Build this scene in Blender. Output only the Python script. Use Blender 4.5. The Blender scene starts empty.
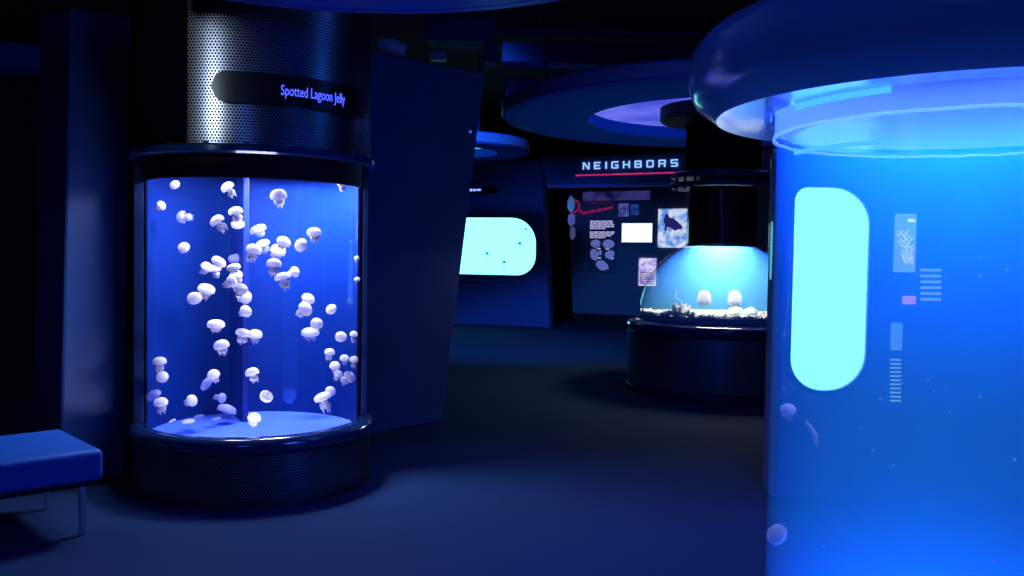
import bpy, bmesh, math, random
from mathutils import Vector, Matrix, noise
PI = math.pi
S = bpy.context.scene
COL = S.collection
random.seed(4)

# ------------------------------------------------------------------ camera
F_PX = 880.0
CAM_H = 1.5
PITCH = math.atan(33 / F_PX)
cam = bpy.data.cameras.new('camera')
cam.sensor_width = 36
cam.lens = F_PX / 1024 * 36
cam.clip_start = 0.05
co = bpy.data.objects.new('camera', cam)
COL.objects.link(co)
ROLL = math.radians(0.9)                                 # the photograph hangs a little to the right
co.matrix_world = Matrix.Translation((0, 0, CAM_H)) @ Matrix.Rotation(PI / 2 - PITCH, 4, 'X') @ Matrix.Rotation(ROLL, 4, 'Z')
S.camera = co
FW = Vector((0, math.cos(PITCH), -math.sin(PITCH)))
_up = Vector((0, math.sin(PITCH), math.cos(PITCH)))
RX = Vector((1, 0, 0)) * math.cos(ROLL) + _up * math.sin(ROLL)
UP = _up * math.cos(ROLL) - Vector((1, 0, 0)) * math.sin(ROLL)
EYE = Vector((0, 0, CAM_H))

def ray(u, v):
    return FW + RX * ((u - 512) / F_PX) + UP * ((288 - v) / F_PX)

def at(u, v, Y):
    d = ray(u, v)
    return EYE + d * (Y / d.y)

def ground(u, v, z=0.0):
    d = ray(u, v)
    return EYE + d * ((z - CAM_H) / d.z)

class Plane:
    """vertical plane through two plan points a and b"""
    def __init__(s, a, b):
        s.a = Vector((a[0], a[1], 0)); b = Vector((b[0], b[1], 0))
        s.t = (b - s.a).normalized()
        s.n = Vector((s.t.y, -s.t.x, 0))          # towards the viewer (-Y side)
        s.len = (b - s.a).length
    def hit(s, u, v):
        d = ray(u, v)
        return EYE + d * ((s.a - EYE).dot(s.n) / d.dot(s.n))
    def st(s, u, v):
        p = s.hit(u, v)
        return ((p - s.a).dot(s.t), p.z)
    def p(s, x, z, out=0.0):
        return s.a + s.t * x + s.n * out + Vector((0, 0, z))
    def mat(s, x, z, out=0.0):
        """local x along the plane, local y up, local z out of it"""
        m = Matrix((s.t, Vector((0, 0, 1)), s.n)).transposed().to_4x4()
        m.translation = s.p(x, z, out)
        return m

# ------------------------------------------------------------------ materials
MATS = {}
def mat(name, color, rough=0.5, metal=0.0, spec=0.5, emit=None, estr=0.0, bump=0.0, bscale=50.0, vary=0.0, coat=0.0):
    if name in MATS: return MATS[name]
    m = bpy.data.materials.new(name); m.use_nodes = True
    nt = m.node_tree; b = nt.nodes['Principled BSDF']
    b.inputs['Base Color'].default_value = (*color, 1)
    b.inputs['Roughness'].default_value = rough
    b.inputs['Metallic'].default_value = metal
    b.inputs['Specular IOR Level'].default_value = spec
    b.inputs['Coat Weight'].default_value = coat
    b.inputs['Coat Roughness'].default_value = 0.05
    if emit:
        b.inputs['Emission Color'].default_value = (*emit, 1)
        b.inputs['Emission Strength'].default_value = estr
    tc = nt.nodes.new('ShaderNodeTexCoord')
    nz = nt.nodes.new('ShaderNodeTexNoise')
    nz.inputs['Scale'].default_value = bscale
    nz.inputs['Detail'].default_value = 4
    nt.links.new(tc.outputs['Object'], nz.inputs['Vector'])
    if vary > 0:
        mx = nt.nodes.new('ShaderNodeMix'); mx.data_type = 'RGBA'
        mx.inputs['A'].default_value = (*[c * (1 - vary) for c in color], 1)
        mx.inputs['B'].default_value = (*[min(1, c * (1 + vary)) for c in color], 1)
        nt.links.new(nz.outputs['Fac'], mx.inputs['Factor'])
        nt.links.new(mx.outputs['Result'], b.inputs['Base Color'])
    if bump > 0:
        bp = nt.nodes.new('ShaderNodeBump')
        bp.inputs['Strength'].default_value = bump
        bp.inputs['Distance'].default_value = 0.01
        nt.links.new(nz.outputs['Fac'], bp.inputs['Height'])
        nt.links.new(bp.outputs['Normal'], b.inputs['Normal'])
    MATS[name] = m
    return m

def glow(name, color, strength):
    if name in MATS: return MATS[name]
    m = bpy.data.materials.new(name); m.use_nodes = True
    nt = m.node_tree; nt.nodes.clear()
    e = nt.nodes.new('ShaderNodeEmission'); o = nt.nodes.new('ShaderNodeOutputMaterial')
    e.inputs['Color'].default_value = (*color, 1); e.inputs['Strength'].default_value = strength
    nt.links.new(e.outputs[0], o.inputs['Surface'])
    MATS[name] = m
    return m

def glass(name, tint=(0.93, 0.96, 1.0), refl=1.0, rough=0.02, ior=1.45):
    """thin clear acrylic: transparent with Fresnel reflections"""
    if name in MATS: return MATS[name]
    m = bpy.data.materials.new(name); m.use_nodes = True
    nt = m.node_tree; nt.nodes.clear()
    t = nt.nodes.new('ShaderNodeBsdfTransparent'); t.inputs['Color'].default_value = (*tint, 1)
    g = nt.nodes.new('ShaderNodeBsdfGlossy'); g.inputs['Roughness'].default_value = rough
    g.inputs['Color'].default_value = (0.9, 0.95, 1, 1)
    fr = nt.nodes.new('ShaderNodeFresnel'); fr.inputs['IOR'].default_value = ior
    mu = nt.nodes.new('ShaderNodeMath'); mu.operation = 'MULTIPLY'; mu.inputs[1].default_value = refl
    geo = nt.nodes.new('ShaderNodeNewGeometry')
    inv = nt.nodes.new('ShaderNodeMath'); inv.operation = 'SUBTRACT'; inv.inputs[0].default_value = 1.0
    mu2 = nt.nodes.new('ShaderNodeMath'); mu2.operation = 'MULTIPLY'
    mx = nt.nodes.new('ShaderNodeMixShader'); o = nt.nodes.new('ShaderNodeOutputMaterial')
    L = nt.links.new
    L(fr.outputs[0], mu.inputs[0]); L(geo.outputs['Backfacing'], inv.inputs[1])
    L(mu.outputs[0], mu2.inputs[0]); L(inv.outputs[0], mu2.inputs[1])
    L(mu2.outputs[0], mx.inputs['Fac']); L(t.outputs[0], mx.inputs[1]); L(g.outputs[0], mx.inputs[2])
    L(mx.outputs[0], o.inputs['Surface'])
    MATS[name] = m
    return m

def water(name, scatter, density, absorb=None, adens=0.0):
    """hazy sea water: light scattered and absorbed in the volume"""
    m = bpy.data.materials.new(name); m.use_nodes = True
    nt = m.node_tree; nt.nodes.clear()
    o = nt.nodes.new('ShaderNodeOutputMaterial')
    sc = nt.nodes.new('ShaderNodeVolumeScatter')
    sc.inputs['Color'].default_value = (*scatter, 1); sc.inputs['Density'].default_value = density
    sc.inputs['Anisotropy'].default_value = 0.0
    last = sc.outputs[0]
    if absorb:
        ab = nt.nodes.new('ShaderNodeVolumeAbsorption')
        ab.inputs['Color'].default_value = (*absorb, 1); ab.inputs['Density'].default_value = adens
        ad = nt.nodes.new('ShaderNodeAddShader')
        nt.links.new(sc.outputs[0], ad.inputs[0]); nt.links.new(ab.outputs[0], ad.inputs[1])
        last = ad.outputs[0]
    nt.links.new(last, o.inputs['Volume'])
    MATS[name] = m
    return m

def perforated(name, radius, pitch, color, hole, rough=0.3):
    """steel sheet punched with a staggered grid of round holes, rolled to a cylinder"""
    m = bpy.data.materials.new(name); m.use_nodes = True
    nt = m.node_tree; b = nt.nodes['Principled BSDF']; L = nt.links.new
    N = nt.nodes.new
    tc = N('ShaderNodeTexCoord'); sp = N('ShaderNodeSeparateXYZ'); L(tc.outputs['Object'], sp.inputs[0])
    at2 = N('ShaderNodeMath'); at2.operation = 'ARCTAN2'; L(sp.outputs['X'], at2.inputs[0]); L(sp.outputs['Y'], at2.inputs[1])
    s = N('ShaderNodeMath'); s.operation = 'MULTIPLY'; s.inputs[1].default_value = radius / pitch; L(at2.outputs[0], s.inputs[0])
    z = N('ShaderNodeMath'); z.operation = 'MULTIPLY'; z.inputs[1].default_value = 1 / (pitch * 1.732); L(sp.outputs['Z'], z.inputs[0])
    cb = N('ShaderNodeCombineXYZ'); L(s.outputs[0], cb.inputs[0]); L(z.outputs[0], cb.inputs[1])
    ds = []
    for off in (0.0, 0.5):
        a = N('ShaderNodeVectorMath'); a.operation = 'ADD'; a.inputs[1].default_value = (off + 50, off + 50, 0); L(cb.outputs[0], a.inputs[0])
        f = N('ShaderNodeVectorMath'); f.operation = 'FRACTION'; L(a.outputs[0], f.inputs[0])
        q = N('ShaderNodeVectorMath'); q.operation = 'SUBTRACT'; q.inputs[1].default_value = (.5, .5, 0); L(f.outputs[0], q.inputs[0])
        k = N('ShaderNodeVectorMath'); k.operation = 'MULTIPLY'; k.inputs[1].default_value = (1, 1.732, 0); L(q.outputs[0], k.inputs[0])
        l = N('ShaderNodeVectorMath'); l.operation = 'LENGTH'; L(k.outputs[0], l.inputs[0]); ds.append(l)
    mn = N('ShaderNodeMath'); mn.operation = 'MINIMUM'; L(ds[0].outputs['Value'], mn.inputs[0]); L(ds[1].outputs['Value'], mn.inputs[1])
    lt = N('ShaderNodeMath'); lt.operation = 'LESS_THAN'; lt.inputs[1].default_value = hole; L(mn.outputs[0], lt.inputs[0])
    mx = N('ShaderNodeMix'); mx.data_type = 'RGBA'
    mx.inputs['A'].default_value = (*color, 1); mx.inputs['B'].default_value = (0.002, 0.002, 0.004, 1)
    L(lt.outputs[0], mx.inputs['Factor']); L(mx.outputs['Result'], b.inputs['Base Color'])
    iv = N('ShaderNodeMath'); iv.operation = 'SUBTRACT'; iv.inputs[0].default_value = 1.0; L(lt.outputs[0], iv.inputs[1])
    L(iv.outputs[0], b.inputs['Metallic'])
    iv2 = N('ShaderNodeMath'); iv2.operation = 'MULTIPLY'; iv2.inputs[1].default_value = .5; L(iv.outputs[0], iv2.inputs[0])
    L(iv2.outputs[0], b.inputs['Specular IOR Level'])
    b.inputs['Roughness'].default_value = rough
    MATS[name] = m
    return m

def flesh(name, color, trans, spots=0.0):
    """translucent jelly: part diffuse, part light passing through"""
    m = bpy.data.materials.new(name); m.use_nodes = True
    nt = m.node_tree; nt.nodes.clear(); L = nt.links.new; N = nt.nodes.new
    d = N('ShaderNodeBsdfDiffuse'); t = N('ShaderNodeBsdfTranslucent'); tr = N('ShaderNodeBsdfTransparent')
    o = N('ShaderNodeOutputMaterial'); m1 = N('ShaderNodeMixShader'); m2 = N('ShaderNodeMixShader')
    tc = N('ShaderNodeTexCoord'); vo = N('ShaderNodeTexVoronoi'); vo.inputs['Scale'].default_value = 5.0
    L(tc.outputs['Object'], vo.inputs['Vector'])
    rp = N('ShaderNodeMapRange'); rp.inputs['From Min'].default_value = .1; rp.inputs['From Max'].default_value = .45
    L(vo.outputs['Distance'], rp.inputs['Value'])
    mx = N('ShaderNodeMix'); mx.data_type = 'RGBA'
    mx.inputs['A'].default_value = (*color, 1)
    mx.inputs['B'].default_value = (*[c * (1 - spots) for c in color], 1)
    L(rp.outputs[0], mx.inputs['Factor'])
    L(mx.outputs['Result'], d.inputs['Color']); L(mx.outputs['Result'], t.inputs['Color'])
    m1.inputs['Fac'].default_value = 0.5; L(d.outputs[0], m1.inputs[1]); L(t.outputs[0], m1.inputs[2])
    m2.inputs['Fac'].default_value = trans; L(m1.outputs[0], m2.inputs[1]); L(tr.outputs[0], m2.inputs[2])
    L(m2.outputs[0], o.inputs['Surface'])
    MATS[name] = m
    return m

# ------------------------------------------------------------------ mesh helpers
def NB(): return bmesh.new()

def quadstrip(bm, rings, close=True):
    vr = [[bm.verts.new(p) for p in r] for r in rings]
    n = len(vr[0])
    for a, b in zip(vr, vr[1:]):
        for i in range(n if close else n - 1):
            j = (i + 1) % n
            try: bm.faces.new((a[i], a[j], b[j], b[i]))
            except ValueError: pass
    return vr

def lathe(bm, prof, seg=64, a0=0.0, a1=2 * PI, closed=False, cx=0.0, cy=0.0):
    """revolve (r, z) points about the z axis; closed joins last to first"""
    full = abs(a1 - a0 - 2 * PI) < 1e-6
    n = seg if full else seg + 1
    pr = list(prof) + ([prof[0]] if closed else [])
    rows = []
    first = None
    for k, (r, z) in enumerate(pr):
        if closed and k == len(pr) - 1:
            rows.append(first); break
        if r < 1e-6:
            v = bm.verts.new((cx, cy, z)); row = [v] * n
        else:
            row = [bm.verts.new((cx + r * math.sin(a0 + (a1 - a0) * i / seg), cy + r * math.cos(a0 + (a1 - a0) * i / seg), z)) for i in range(n)]
        if k == 0: first = row
        rows.append(row)
    for a, b in zip(rows, rows[1:]):
        for i in range(n if full else n - 1):
            j = (i + 1) % n
            vs = []
            for v in (a[i], b[i], b[j], a[j]):
                if v not in vs: vs.append(v)
            if len(vs) >= 3:
                try: bm.faces.new(vs)
                except ValueError: pass
    if not full and closed:
        for e in (0, n - 1):
            vs = [r[e] for r in rows[:-1]]
            try: bm.faces.new(vs)
            except ValueError: pass
    return bm

def box(bm, x0, x1, y0, y1, z0, z1, M=None):
    vs = []
    for x, y, z in ((x0, y0, z0), (x1, y0, z0), (x1, y1, z0), (x0, y1, z0), (x0, y0, z1), (x1, y0, z1), (x1, y1, z1), (x0, y1, z1)):
        p = Vector((x, y, z))
        vs.append(bm.verts.new(M @ p if M else p))
    for f in ((3, 2, 1, 0), (4, 5, 6, 7), (0, 1, 5, 4), (1, 2, 6, 5), (2, 3, 7, 6), (3, 0, 4, 7)):
        bm.faces.new([vs[i] for i in f])
    return bm

def prism(bm, pts, depth_vec):
    """extrude a polygon (list of 3-D points) by a vector"""
    a = [bm.verts.new(p) for p in pts]
    b = [bm.verts.new(Vector(p) + depth_vec) for p in pts]
    bm.faces.new(a); bm.faces.new(b[::-1])
    n = len(pts)
    for i in range(n):
        j = (i + 1) % n
        bm.faces.new((a[j], a[i], b[i], b[j]))
    return bm

def tube(bm, pts, rad, seg=10, cap=True):
    pts = [Vector(p) for p in pts]
    n = len(pts)
    rads = rad if isinstance(rad, (list, tuple)) else [rad] * n
    rings = []
    up = Vector((0, 0, 1))
    for i, p in enumerate(pts):
        d = (pts[min(i + 1, n - 1)] - pts[max(i - 1, 0)]).normalized()
        u = up if abs(d.dot(up)) < .95 else Vector((1, 0, 0))
        s = d.cross(u).normalized(); t = s.cross(d).normalized()
        rings.append([p + (s * math.cos(2 * PI * k / seg) + t * math.sin(2 * PI * k / seg)) * rads[i] for k in range(seg)])
    vr = quadstrip(bm, rings)
    if cap:
        bm.faces.new(vr[0][::-1]); bm.faces.new(vr[-1])
    return bm

def blob(bm, c, r, squash=(1, 1, 1), amp=0.0, freq=3.0, sub=2, seed=0.0):
    res = bmesh.ops.create_icosphere(bm, subdivisions=sub, radius=1.0)
    for v in res['verts']:
        d = v.co.normalized()
        k = 1 + amp * noise.noise(d * freq + Vector((seed, seed * 1.7, 0)))
        v.co = Vector((c[0] + d.x * r * k * squash[0], c[1] + d.y * r * k * squash[1], c[2] + d.z * r * k * squash[2]))
    return bm

def rrect(x0, x1, y0, y1, r, n=8):
    """outline of a rounded rectangle; r = one radius or (bl, br, tr, tl)"""
    if not isinstance(r, (tuple, list)): r = (r,) * 4
    out = []
    for (cx, cy, a, q) in ((x0 + r[0], y0 + r[0], PI, r[0]), (x1 - r[1], y0 + r[1], 1.5 * PI, r[1]), (x1 - r[2], y1 - r[2], 0, r[2]), (x0 + r[3], y1 - r[3], .5 * PI, r[3])):
        for i in range(n + 1):
            t = a + .5 * PI * i / n
            out.append((cx + q * math.cos(t), cy + q * math.sin(t)))
    return out

def obj(name, bm, m, parent=None, smooth=False, bevel=0.0, seg=2, loc=None):
    bmesh.ops.remove_doubles(bm, verts=bm.verts, dist=1e-6)
    bmesh.ops.recalc_face_normals(bm, faces=bm.faces)
    me = bpy.data.meshes.new(name); bm.to_mesh(me); bm.free()
    me.materials.append(m)
    if smooth:
        me.polygons.foreach_set('use_smooth', [True] * len(me.polygons))
        me.set_sharp_from_angle(angle=math.radians(38))
    o = bpy.data.objects.new(name, me); COL.objects.link(o)
    if parent: o.parent = parent
    if loc is not None: o.location = loc
    if bevel:
        b = o.modifiers.new('bevel', 'BEVEL'); b.width = bevel; b.segments = seg; b.limit_method = 'ANGLE'
    return o

def tag(o, label=None, cat=None, group=None, kind=None):
    if label: o['label'] = label
    if cat: o['category'] = cat
    if group: o['group'] = group
    if kind: o['kind'] = kind
    return o

def thing(name, label, cat, loc=(0, 0, 0), group=None):
    o = bpy.data.objects.new(name, None); COL.objects.link(o)
    o.empty_display_size = .1
    o.location = loc
    return tag(o, label, cat, group)

def struct(name, bm, m, **k):
    return tag(obj(name, bm, m, **k), kind='structure')

def text_mesh(body, size, extrude=0.002, spacing=1.0):
    cu = bpy.data.curves.new('lettering', 'FONT')
    cu.body = body; cu.size = size; cu.extrude = extrude; cu.space_character = spacing
    cu.resolution_u = 3
    o = bpy.data.objects.new('lettering', cu); COL.objects.link(o)
    dg = bpy.context.evaluated_depsgraph_get()
    me = bpy.data.meshes.new_from_object(o.evaluated_get(dg))
    bpy.data.objects.remove(o); bpy.data.curves.remove(cu)
    bm = bmesh.new(); bm.from_mesh(me); bpy.data.meshes.remove(me)
    return bm

def lamp(name, kind, loc, color, power, size=0.5, target=None, shape='DISK', spread=None, spot=None, blend=.6):
    l = bpy.data.lights.new(name, kind); l.color = color; l.energy = power
    if kind == 'AREA':
        l.shape = shape
        if shape == 'RECTANGLE': l.size, l.size_y = size
        else: l.size = size
        if spread: l.spread = math.radians(spread)
    else:
        l.shadow_soft_size = size
        if kind == 'SPOT':
            l.spot_size = math.radians(spot or 60); l.spot_blend = blend
    o = bpy.data.objects.new(name, l); COL.objects.link(o); o.location = loc
    if target is not None:
        d = Vector(target) - Vector(loc)
        o.rotation_euler = d.to_track_quat('-Z', 'Y').to_euler()
    return o

# palette
M_floor = mat('carpet_blue', (0.009, 0.030, 0.085), .95, spec=.08, bump=.6, bscale=160, vary=.35)
M_dark = mat('black_paint', (0.003, 0.0035, 0.006), .6, spec=.3)
M_void = mat('dark_ceiling_paint', (0.008, 0.010, 0.022), .9, spec=.1)
M_panel = mat('navy_panel_laminate', (0.03, 0.08, 0.22), .42, spec=.35, vary=.05, bscale=3)
M_panel2 = mat('navy_wall_paint', (0.05, 0.09, 0.30), .5, spec=.3, vary=.05, bscale=2)
M_gloss = mat('gloss_dark_enamel', (0.016, 0.06, 0.18), .14, spec=.6, coat=.6)
M_duct = mat('galvanised_duct', (0.02, 0.035, 0.12), .7, spec=0.05)
M_chrome = mat('brushed_steel', (0.6, 0.62, 0.66), .28, metal=1.0)
M_canopy = mat('canopy_paint', (0.006, 0.095, 0.50), .6, spec=0.0)
M_rim = mat('canopy_rim_paint', (0.11, 0.16, 0.40), .4, spec=.4)
M_vinyl = mat('blue_vinyl', (0.010, 0.085, 0.36), .5, spec=.12, bump=.15, bscale=260)

# ------------------------------------------------------------------ room shell
bm = NB(); box(bm, -9, 10, -4, 27, -0.2, 0); struct('floor', bm, M_floor)
bm = NB(); box(bm, -9, 10, -4, 27, 4.6, 4.8); struct('ceiling', bm, M_void)
bm = NB(); box(bm, -9.2, -9, -4, 27, 0, 4.6); struct('wall_left', bm, M_void)
bm = NB(); box(bm, 10, 10.2, -4, 27, 0, 4.6); struct('wall_right', bm, M_void)
bm = NB(); box(bm, -9, 10, 27, 27.2, 0, 4.6); struct('wall_back', bm, M_void)
bm = NB(); box(bm, -9, 10, -4.2, -4, 0, 4.6); struct('wall_front', bm, M_void)

# ------------------------------------------------------------------ left tank
def bearing(u, v):
    d = ray(u, v); return math.atan2(d.x, d.y)
LT = ground(252, 478)                                   # axis on the floor
LD = math.hypot(LT.x, LT.y)
LB = (bearing(146.5, 250) + bearing(358.5, 250)) / 2
LT = Vector((LD * math.sin(LB), LD * math.cos(LB), 0))
def lz(v): return at(252, v, LT.y).z
def half_r(u0, u1, D):
    return D * math.sin(abs(bearing(u1, 300) - bearing(u0, 300)) / 2)
R_out = half_r(129.5, 377, LD)
R_gl = half_r(146, 360, LD)
Z_ring = lz(423); Z_fl0, Z_fl1 = at(250, 153, LT.y - R_out * .97).z, at(250, 143.5, LT.y - R_out * .97).z
Z_top = at(250, 178, LT.y - R_gl * .97).z
Z_flr = at(250, 411, LT.y + R_gl - .02).z
Z_drum = 3.1

lt = thing('jellyfish_tank', 'tall lit cylinder tank of many white jellies between two dark slabs', 'aquarium tank', (LT.x, LT.y, 0))
M_perf = perforated('perforated_steel', R_out * .95, .019, (0.42, 0.45, 0.50), .33, .3)
M_perf_d = perforated('perforated_black_steel', R_out * .97, .019, (0.20, 0.21, 0.28), .33, .35)
bm = NB(); lathe(bm, [(0, .04), (R_out * .93, .04), (R_out * .93, 0), (R_out * .97, 0), (R_out * .97, Z_ring - .05), (R_gl + .01, Z_ring - .05), (R_gl + .01, Z_flr - .032), (0, Z_flr - .032)], 96)
obj('base', bm, M_perf_d, lt, smooth=True)
bm = NB()
prof = []
for i in range(13):                                       # rounded ring that carries the acrylic
    a = -PI / 2 + PI * i / 12
    prof.append((R_out - .055 + .055 * math.cos(a), Z_ring - .005 + .055 * math.sin(a)))
prof += [(R_gl + .01, Z_ring + .045), (R_gl + .002, Z_ring + .045), (R_gl + .002, Z_ring - .06)]
lathe(bm, prof, 96, closed=True); obj('ring', bm, mat('dark_ring_enamel', (0.006, 0.02, 0.075), .16, coat=.5), lt, smooth=True)
bm = NB(); lathe(bm, [(R_gl, Z_flr), (R_gl, Z_top + .03)], 96)
obj('acrylic_wall', bm, glass('clear_acrylic', refl=.8), lt, smooth=True)
M_sand = mat('tank_floor_blue', (0.05, 0.14, 0.9), .6, vary=.25, bscale=6)
bm = NB(); lathe(bm, [(0, Z_flr), (R_gl - .01, Z_flr), (R_gl - .01, Z_flr - .03), (0, Z_flr - .03)], 96)
obj('tank_floor', bm, M_sand, lt, smooth=True)
M_back = mat('blue_tank_liner', (0.0003, 0.016, 0.14), .6, spec=.1)
ax = math.atan2(LT.x, LT.y)                                # azimuth away from the camera
bm = NB()
lathe(bm, [(R_gl - .012, Z_flr), (R_gl - .012, Z_fl0), (R_gl - .004, Z_fl0), (R_gl - .004, Z_flr)], 64, ax - 1.62, ax + 1.62, closed=True)
obj('liner', bm, M_back, lt, smooth=True)
# upright bar built as an added deep plate that shades the liner's left
gp = at(233, 200, LT.y + R_gl * .86) - Vector((LT.x, LT.y, 0))
Mg = Matrix.Rotation(-math.atan2(gp.x, gp.y), 4, 'Z')
bm = NB(); box(bm, -.02, .02, R_gl - .40, R_gl - .02, Z_flr, Z_top + .1, Mg)
obj('shade_baffle', bm, mat('blue_shade_baffle', (0.003, 0.016, 0.17), .5, spec=.2), lt, bevel=.006)
bm = NB(); lathe(bm, [(0, Z_flr + .002), (R_gl - .02, Z_flr + .002), (R_gl - .02, Z_top + .02), (0, Z_top + .02)], 64)
obj('water', bm, water('lagoon_water', (0.03, 0.14, 1.0), .035), lt)
# opaque band that hides the lamps above the water
bm = NB(); lathe(bm, [(R_gl + .012, Z_top), (R_gl + .012, Z_fl0 + .01), (R_gl + .001, Z_fl0 + .01), (R_gl + .001, Z_top)], 96, closed=True)
obj('top_band', bm, M_dark, lt, smooth=True)
bm = NB(); lathe(bm, [(R_gl - .05, Z_fl0), (R_out - .015, Z_fl0), (R_out, Z_fl0 + .012), (R_out, Z_fl1 - .012), (R_out - .015, Z_fl1), (R_gl - .05, Z_fl1)], 96, closed=True)
fl = obj('flange', bm, M_gloss, lt, smooth=True)
for k in range(20):
    a = 2 * PI * k / 20 + .1
    bm = NB(); lathe(bm, [(0, .014), (.012, .014), (.014, .009), (.014, 0)], 6)
    obj('bolt', bm, M_chrome, fl, loc=((R_out - .03) * math.sin(a), (R_out - .03) * math.cos(a), Z_fl1))
R_dr = R_out * .955
bm = NB(); lathe(bm, [(R_dr, Z_fl1), (R_dr, Z_drum), (0, Z_drum)], 96)
obj('drum', bm, M_perf, lt, smooth=True)
bm = NB()
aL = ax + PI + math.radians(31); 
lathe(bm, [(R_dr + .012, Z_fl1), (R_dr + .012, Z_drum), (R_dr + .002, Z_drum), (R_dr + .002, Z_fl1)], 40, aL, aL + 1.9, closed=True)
obj('drum_shade', bm, mat('matte_black', (0.002, 0.002, 0.004), 1.0, spec=0.0), lt, smooth=True)  # dark sheet added for the drum's unlit left side
# lettered name strip wrapped round the drum
def strip(bm, R, t, zc, hh, a0, a1, n=48):
    outer, inner = [], []
    for i in range(n + 1):
        f = i / n; a = a0 + (a1 - a0) * f
        d0 = min(f, 1 - f) * abs(a1 - a0) * R
        k = hh if d0 >= hh else math.sqrt(max(0, hh * hh - (hh - d0) ** 2)) + .002
        for lst, r in ((outer, R + t), (inner, R)):
            lst.append([(r * math.sin(a), r * math.cos(a), zc - k), (r * math.sin(a), r * math.cos(a), zc + k)])
    rings = [[o[0], o[1], i[1], i[0]] for o, i in zip(outer, inner)]
    vr = quadstrip(bm, rings)
    bm.faces.new(vr[0]); bm.faces.new(vr[-1][::-1])
def drum_angle(u, R):
    """azimuth on the near side of a cylinder of radius R seen at image column u"""
    b = bearing(u, 95) - LB
    g = math.asin(max(-1, min(1, LD * math.sin(b) / R)))
    return LB + PI - (g - b)
a_l, a_r = drum_angle(211, R_dr + .03), drum_angle(368, R_dr + .03)
zs = at(290, 89, LT.y - R_dr * .97).z
bm = NB(); strip(bm, R_dr + .004, .03, zs, .088, a_l, a_r)
ns = obj('name_strip', bm, mat('black_display_case', (0.006, 0.006, 0.009), .3), lt, smooth=True)
t0, t1 = drum_angle(281, R_dr + .036), drum_angle(345, R_dr + .036)
bm = text_mesh('Spotted Lagoon Jelly', .085, .001)
xs = [v.co.x for v in bm.verts]; w = max(xs) - min(xs); x0 = min(xs)
for v in bm.verts:
    a = t0 + (t1 - t0) * (v.co.x - x0) / w
    r = R_dr + .0355 + v.co.z
    v.co = Vector((r * math.sin(a), r * math.cos(a), zs - .03 + v.co.y))
tag(obj('lettering', bm, glow('blue_led', (0.06, 0.09, 1.0), 2.2), ns), 'glowing blue lettering Spotted Lagoon Jelly')
# pale upright guard strips at both sides of the acrylic
for u, wdt, nm in ((141.5, 9, 'left'), (367, 6, 'right')):
    Rg = R_gl + .03
    b = math.atan((u - 512) / F_PX)
    az = ax - PI / 2 if nm == 'left' else ax + PI / 2
    c = Vector((math.sin(az) * (R_gl + .04), math.cos(az) * (R_gl + .04), 0))
    M = Matrix.Translation(c) @ Matrix.Rotation(-ax, 4, 'Z')
    hw = wdt * LD / F_PX / 2
    bm = NB(); box(bm, -hw, hw, -.03, .12, Z_ring + .03, Z_fl0, M)
    obj('side_post', bm, mat('dark_post', (0.018, 0.045, 0.13), .5, spec=.15), lt, bevel=.008)
zl = Z_fl0 - .03
lamp('tank_lamp_and_fill', 'AREA', (LT.x + .25, LT.y + .16, zl), (0.66, 0.68, 1.0), 95, .42, (LT.x + .18, LT.y + .10, 0))
lamp('tank_lamp_and_fill', 'AREA', (LT.x - .22, LT.y - .18, zl), (0.66, 0.66, 1.0), 20, .4, (LT.x - .2, LT.y - .18, 0))

fx, fy = -math.sin(LB) * (R_gl - .13), -math.cos(LB) * (R_gl - .13)
lamp('tank_lamp_and_fill', 'AREA', (LT.x + fx, LT.y + fy, Z_flr + .01), (0.62, 0.64, 1.0), 9, (.75, .10), (LT.x + fx * .3, LT.y + fy * .3, 2.0), shape='RECTANGLE')  # unseen fill added low in the tank to brighten the jellies

# ------------------------------------------------------------------ jellyfish
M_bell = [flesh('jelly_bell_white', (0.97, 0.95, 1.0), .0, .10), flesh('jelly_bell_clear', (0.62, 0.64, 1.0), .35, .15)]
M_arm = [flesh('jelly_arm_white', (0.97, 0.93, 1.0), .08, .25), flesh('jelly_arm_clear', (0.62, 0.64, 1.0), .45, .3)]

def bell_mesh(m, h=.72, name='bell'):
    bm = NB()
    prof = []
    for i in range(9):
        a = PI / 2 * i / 8
        prof.append((math.sin(a), h * math.cos(a) ** .9 if i < 8 else 0))
    prof += [(1.0, -.08), (.93, -.20), (.84, -.24)]
    for i in range(6):
        a = PI / 2 * (1 - i / 5)
        prof.append((.84 * math.sin(a), -.20 + (h * .62) * math.cos(a)))
    lathe(bm, prof, 24)
    for v in bm.verts:
        r = math.hypot(v.co.x, v.co.y)
        if v.co.z < .05 and r > .7:
            t = math.atan2(v.co.y, v.co.x)
            v.co.z += .05 * math.cos(12 * t) - .02
        v.co *= 1 + .035 * noise.noise(v.co * 2.2)
    o = obj(name, bm, m, smooth=True)
    me = o.data; bpy.data.objects.remove(o)
    return me

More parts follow.
